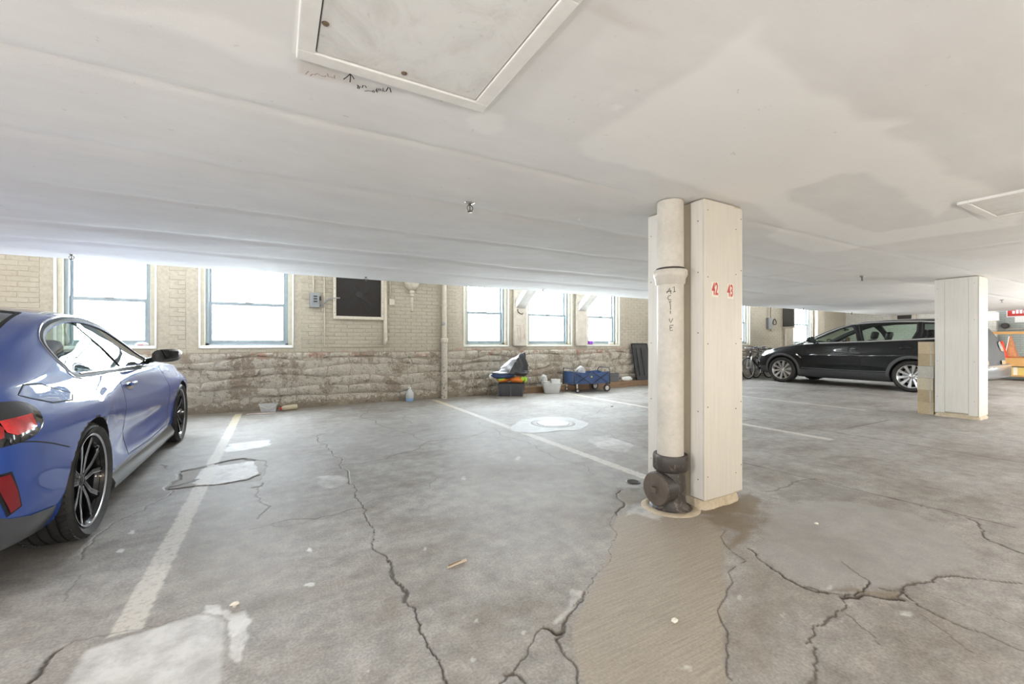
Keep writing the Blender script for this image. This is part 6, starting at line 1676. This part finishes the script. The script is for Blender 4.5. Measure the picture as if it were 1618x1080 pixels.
# ------------------------------------------------------------------ black crossover
def black_suv():
    t = thing('crossover_car', 'black crossover car with silver wheels parked behind the white pillar', 'car', (13.64, 3.99, 0)); WB = 2.84
    K = dict(
     y =[-1.10, -1.02, -.85, -.5, 0, .5, 1.0, 1.4, 1.75, 2.1, 2.4, 2.7, 3.05, 3.4, 3.62, 3.72],
     zt=[1.56, 1.62, 1.665, 1.70, 1.715, 1.715, 1.69, 1.63, 1.52, 1.36, 1.20, 1.11, 1.04, .95, .85, .74],
     zb=[1.245, 1.245, 1.24, 1.225, 1.205, 1.18, 1.155, 1.135, 1.12, 1.10, 1.075, 1.03, .97, .88, .78, .68],
     wr=[.60, .61, .62, .625, .63, .63, .63, .625, .62, .63, .66, .68, .68, .66, .62, .58],
     wb=[.82, .84, .85, .86, .865, .87, .87, .87, .87, .87, .865, .86, .86, .84, .80, .76],
     wm=[.90, .925, .94, .955, .965, .945, .935, .935, .94, .945, .95, .96, .965, .95, .91, .87],
     wl=[.88, .905, .92, .94, .955, .93, .92, .92, .925, .93, .935, .95, .955, .94, .90, .86],
     ws=[.84, .86, .88, .90, .91, .91, .91, .91, .91, .91, .905, .90, .90, .89, .86, .82],
     zm=[.82, .82, .82, .83, .83, .82, .81, .80, .80, .80, .80, .79, .76, .70, .64, .58],
     z0=[.34, .31, .27, .24, .22, .20, .20, .20, .20, .20, .20, .21, .22, .24, .27, .30],
     zs=[.42, .40, .37, .34, .32, .30, .30, .30, .30, .30, .30, .31, .32, .34, .36, .38],
     crown=[.05, .05, .055, .06, .06, .06, .06, .06, .055, .05, .05, .05, .05, .045, .04, .03])
    wA = [(1.06, 1.165), (1.14, 1.40), (1.26, 1.565), (1.45, 1.50), (1.68, 1.40), (1.92, 1.285), (2.12, 1.175), (2.20, 1.125), (1.6, 1.145)]
    wB = [(.02, 1.225), (-.04, 1.40), (-.02, 1.595), (.40, 1.605), (.80, 1.600), (1.10, 1.580), (1.02, 1.40), (.94, 1.175), (.5, 1.195)]
    wC = [(-.15, 1.245), (-.16, 1.40), (-.13, 1.585), (-.45, 1.560), (-.62, 1.50), (-.80, 1.35), (-.88, 1.268)]
    rw = [(-.52, -1.08), (.52, -1.08), (.54, -.86), (-.54, -.86)]
    fw = [(-.56, 1.52), (.56, 1.52), (.66, 2.42), (-.66, 2.42)]
    cfg = dict(rear=([.3, .6, .95, 1.2, 1.7], [.04, 0, .03, .10, .34]), front=([.3, .6, .8, 1.0], [.06, 0, .05, .2]), rr=.34, rf=.7, tail=.86, nose=.58,
               arch=.408, axles=(0, WB), wx=.95, axz=.36, cabin=(-.95, 2.28, .70), side_cuts=[wA, wB, wC], top_cuts=[(fw, 1.14)], paint=M_BLKP, lower=M_CLAD,
               lower_z=lambda y: .40 if .3 < y < 2.5 else .44)
    body, sk, ob = build_car(t, K, cfg)
    top_line = [(2.30, 1.10), (2.05, 1.27), (1.8, 1.40), (1.5, 1.525), (1.26, 1.60), (.8, 1.635), (.3, 1.637), (-.1, 1.625), (-.45, 1.592), (-.64, 1.53), (-.82, 1.38), (-.93, 1.262)]
    bot_line = [(2.30, 1.095), (1.9, 1.118), (1.5, 1.132), (1.0, 1.155), (.5, 1.178), (0, 1.206), (-.5, 1.232), (-.93, 1.255)]
    for s_ in (-1, 1):
        F_ = sk.side(s_)
        for w_, nm in ((wA, 'front_side_window'), (wB, 'rear_side_window'), (wC, 'quarter_window')):
            sk.patch(offset_poly(w_, -.004), F_, -.006, .003, .07, nm, M_GLASSC if w_ is not wC else M_GLASSD, t)
            sk.strip(offset_poly(w_, .018), F_, .03, .001, 'window_surround', M_GLOSSB, t, True, .04, .006)
        sk.strip(top_line, F_, .030, .006, 'window_bright_strip', M_CHROME, t, False, .04, .006); sk.strip(bot_line, F_, .030, .006, 'window_bright_strip', M_CHROME, t, False, .04, .006)
        sk.strip([(-.64, 1.53), (-.75, 1.45), (-.87, 1.33), (-.93, 1.262)], F_, .05, .004, 'rear_pillar_bright_strip', M_ALU, t, False, .03, .005)
        for ln in ([(1.02, 1.15), (.98, .9), (.97, .62), (1.0, .34)], [(2.28, 1.09), (2.30, .85), (2.26, .5), (2.2, .34)], [(-.10, 1.22), (-.12, 1.05), (.0, .86), (.2, .80), (.42, .62), (.47, .34)]):
            sk.strip(ln, F_, .010, .0008, 'door_seam', M_SEAM, t, False, .04, .002)
        sk.strip([(.46, .44), (1.0, .43), (1.6, .43), (2.33, .445)], F_, .022, .006, 'door_moulding', M_CLADL, t, False, .05, .006)
        for ya in (0, WB):
            arc = [(ya+(.408+.035)*math.cos(a), .36+(.408+.035)*math.sin(a)) for a in np.linspace(-.10, math.pi+.10, 28)]
            sk.strip(arc, F_, .066, .004, 'arch_cladding', M_CLADL, t, False, .05, .008)
            wheel(t, s_*.835, ya, .36, .24, .262, 'silver', s_)
        for yh in (1.14, .10):
            zz = .955 if yh > 1 else 1.01; a = F_((yh, zz)); MB().obox(Matrix.Translation(Vector(a[0])+Vector((s_*.025, 0, 0))), .022, .21, .032, bev=.01).obj('door_handle', M_BLKP, t, smooth=True)
            sk.patch([(yh-.07, zz-.03), (yh+.05, zz-.035), (yh+.07, zz), (yh+.03, zz+.035), (yh-.05, zz+.035)], F_, .001, 0, .03, 'handle_cup', M_GLOSSB, t, 2)
        a = F_((2.42, .80)); sk.patch([(2.44, .83), (2.34, .76), (2.30, .70), (2.36, .72), (2.46, .80)], F_, .006, 0, .03, 'fender_badge', M_CHROME, t)
        c = Vector(F_((2.08, 1.16))[0]); mm = empty('wing_mirror', t, (c.x+s_*.02, 2.06, 1.17)); mv, mf = mirror_shell(s_); MB().add([(x*1.05, y, z*1.25) for x, y, z in mv], mf).obj('mirror_shell', M_BLKP, mm, smooth=True, angle=60); MB().bar((-s_*.03, 0, -.02), (s_*.09, 0, .012), .05, .06, bev=.01).obj('mirror_arm', M_BLKP, mm)
        Rn = sk.round(s_*.35, 3.0); ang = lambda d: math.radians(d if s_ > 0 else 180-d)
        sk.patch([(ang(d), z) for d, z in [(8, .93), (20, .915), (45, .86), (60, .80), (52, .75), (36, .74), (22, .80)]], Rn, .006, 0, .04, 'head_lamp', M_HEAD, t, 2)
        sk.patch([(ang(d), z) for d, z in [(52, .62), (62, .62), (62, .56), (52, .56)]], Rn, .006, 0, .03, 'fog_lamp', M_LAMPW, t)
        Rr = sk.round(s_*.45, -.55)
        sk.patch([(ang(d), z) for d, z in [(-30, 1.16), (-40, 1.02), (-58, .95), (-80, .95), (-80, 1.12), (-50, 1.18)]], Rr, .005, 0, .05, 'tail_lamp', M_TAILCH, t, 2)
        sk.patch([(ang(d), z) for d, z in [(-25, .72), (-25, .64), (-90, .64), (-90, .74), (-60, .74)]], Rr, .010, 0, .06, 'bumper_bright_band', M_CHROME, t)
    T_ = sk.top()
    sk.patch(offset_poly(fw, -.004), T_, -.006, .003, .08, 'windshield', M_GLASSC, t)
    # rear hatch glass
    for yb, nm, zz in ((1.02, 'front', .55), (.10, 'rear', .58)):
        for x_ in (-.42, .42) if nm == 'front' else (-.46, 0, .46): seat(t, x_, yb+.02, zz, .50 if nm == 'front' else .42)
    for x_ in (-.42, .42): seat(t, x_, -.62, .62, .44)
    MB().box(-.74, .74, 1.98, 2.26, .90, 1.10, bev=.07).obj('dashboard', M_CABIN, t, smooth=True)
    MB().tube([(-.42+.19*math.cos(a), 1.80+.09*math.sin(a), 1.06+.17*math.sin(a)) for a in np.linspace(0, 2*math.pi, 24)[:-1]], .015, 8, closed=True).obj('steering_wheel', M_CABIN, t, smooth=True)
    MB().box(-.13, .13, 1.64, 1.68, 1.455, 1.525, bev=.015).obj('rear_view_mirror', M_GLOSSB, t, smooth=True)
    b = MB(); b.box(-.86, .86, -1.17, -1.02, .36, .66, bev=.05); b.obj('rear_bumper', M_PLGREY, t, smooth=True)
    MB().box(-.80, .80, -1.178, -1.165, .60, .645, bev=.004).obj('bumper_bright_strip', M_CHROME, t)
    return t
M_CLADL = plain('grey_cladding', (.085, .088, .094), .42); M_HEAD = plain('head_lamp_lens', (.40, .42, .45), .12, .2, coat=1.0); M_TAILCH = plain('bright_tail_lamp', (.55, .50, .50), .10, .7, coat=1.0)
black_suv()

# ================================================================== BICYCLES by the wall, left of the black car
M_BIKE = plain('black_bike_frame', (.02, .022, .026), .3, .2, coat=.4); M_SPOKE = plain('steel_spoke', (.55, .56, .58), .3, .9); M_SILV2 = plain('silver_fork', (.58, .60, .62), .3, .7)
def bicycle(label, loc, rz, lean, frame_mat, fork_mat):
    t = thing('bicycle', label, 'bicycle', loc, rz, group='bicycles by the far wall'); t.rotation_euler = (lean, 0, rz); Rw = .335; A_, B_ = (.52, 0, Rw), (-.52, 0, Rw)
    for (c, nm) in ((A_, 'wheel'), (B_, 'wheel')):
        w = empty(nm, t, c)
        MB().tube([(Rw*.95*math.cos(a), 0, Rw*.95*math.sin(a)) for a in np.linspace(0, 2*math.pi, 40)[:-1]], .022, 8, closed=True).obj('tyre', M_TYRE, w, smooth=True)
        MB().tube([(Rw*.87*math.cos(a), 0, Rw*.87*math.sin(a)) for a in np.linspace(0, 2*math.pi, 40)[:-1]], .011, 6, closed=True).obj('rim', M_SILV2, w, smooth=True)
        MB().tube([(0, -.04, 0), (0, .04, 0)], .018, 10).obj('hub', M_SPOKE, w)
        m = MB()
        for q in range(20):
            a = 2*math.pi*q/20; m.tube([(0, .02*(-1)**q, 0), (Rw*.87*math.cos(a), 0, Rw*.87*math.sin(a))], .0016, 4, caps=False)
        tag(m.obj('spokes', M_SPOKE, w), kind='stuff')
    bb, st, hd, hb = (-.08, 0, .29), (-.22, 0, .80), (.36, 0, .86), (.40, 0, .72)
    for a, b, r in ((bb, st, .017), (st, hd, .018), (bb, hb, .021), (hd, hb, .020)): MB().tube([a, b], r, 10).obj('frame_tube', frame_mat, t, smooth=True)
    for s_ in (-1, 1):
        MB().tube([(bb[0], s_*.03, bb[2]), (B_[0], s_*.06, Rw)], .011, 8).obj('chain_stay', frame_mat, t); MB().tube([(st[0], s_*.02, st[2]-.05), (B_[0], s_*.06, Rw)], .010, 8).obj('seat_stay', frame_mat, t)
        MB().tube([(hb[0]+.01, s_*.055, hb[2]-.02), (.46, s_*.06, .55), (A_[0], s_*.06, Rw)], [.018, .019, .013], 8).obj('fork_leg', fork_mat, t, smooth=True)
        MB().tube([(bb[0]+s_*.12, s_*.08, bb[2]-s_*.12), bb], .010, 8).obj('crank', M_SPOKE, t); MB().box(bb[0]+s_*.12-.045, bb[0]+s_*.12+.045, s_*.13-.05, s_*.13+.05, bb[2]-s_*.12-.012, bb[2]-s_*.12+.012, bev=.004).obj('pedal', M_BLACK, t)
    MB().lathe([(.001, .0), (.095, .0), (.095, .004), (.001, .004)], AX((bb[0], -.05, bb[2]), (0, -1, 0)), 28).obj('chainring', M_SPOKE, t)
    MB().tube([st, (-.245, 0, .92)], .013, 8).obj('seat_post', M_SPOKE, t); MB().lathe([(.001, -.13), (.055, -.12), (.07, -.05), (.03, .06), (.016, .14), (.001, .145)], Matrix.Translation((-.25, 0, .93)) @ Matrix.Diagonal((1, 1, .45, 1)) @ AX((0, 0, 0), (1, 0, 0)), 14).obj('saddle', M_BLACK, t, smooth=True)
    MB().tube([hd, (.345, 0, .93), (.40, 0, .96)], .015, 8).obj('stem', M_BLACK, t); MB().tube([(.38, -.22, .99), (.41, -.10, .96), (.41, .10, .96), (.38, .22, .99)], .013, 8).obj('handlebar', M_BLACK, t, smooth=True)
    for s_ in (-1, 1): MB().tube([(.385, s_*.14, .980), (.375, s_*.23, .995)], .018, 8).obj('grip', M_BLKRUB, t); MB().tube([(.43, s_*.13, .965), (.50, s_*.17, .93)], .006, 6).obj('brake_lever', M_SPOKE, t)
    return t
bicycle('black bicycle with silver fork standing nearest the black car', (13.34, 7.86, 0), math.radians(178), math.radians(2), M_BIKE, M_SILV2)
bicycle('dark bicycle half hidden behind the silver-forked one', (13.92, 8.00, 0), math.radians(181), math.radians(1), M_BIKE, M_BIKE)
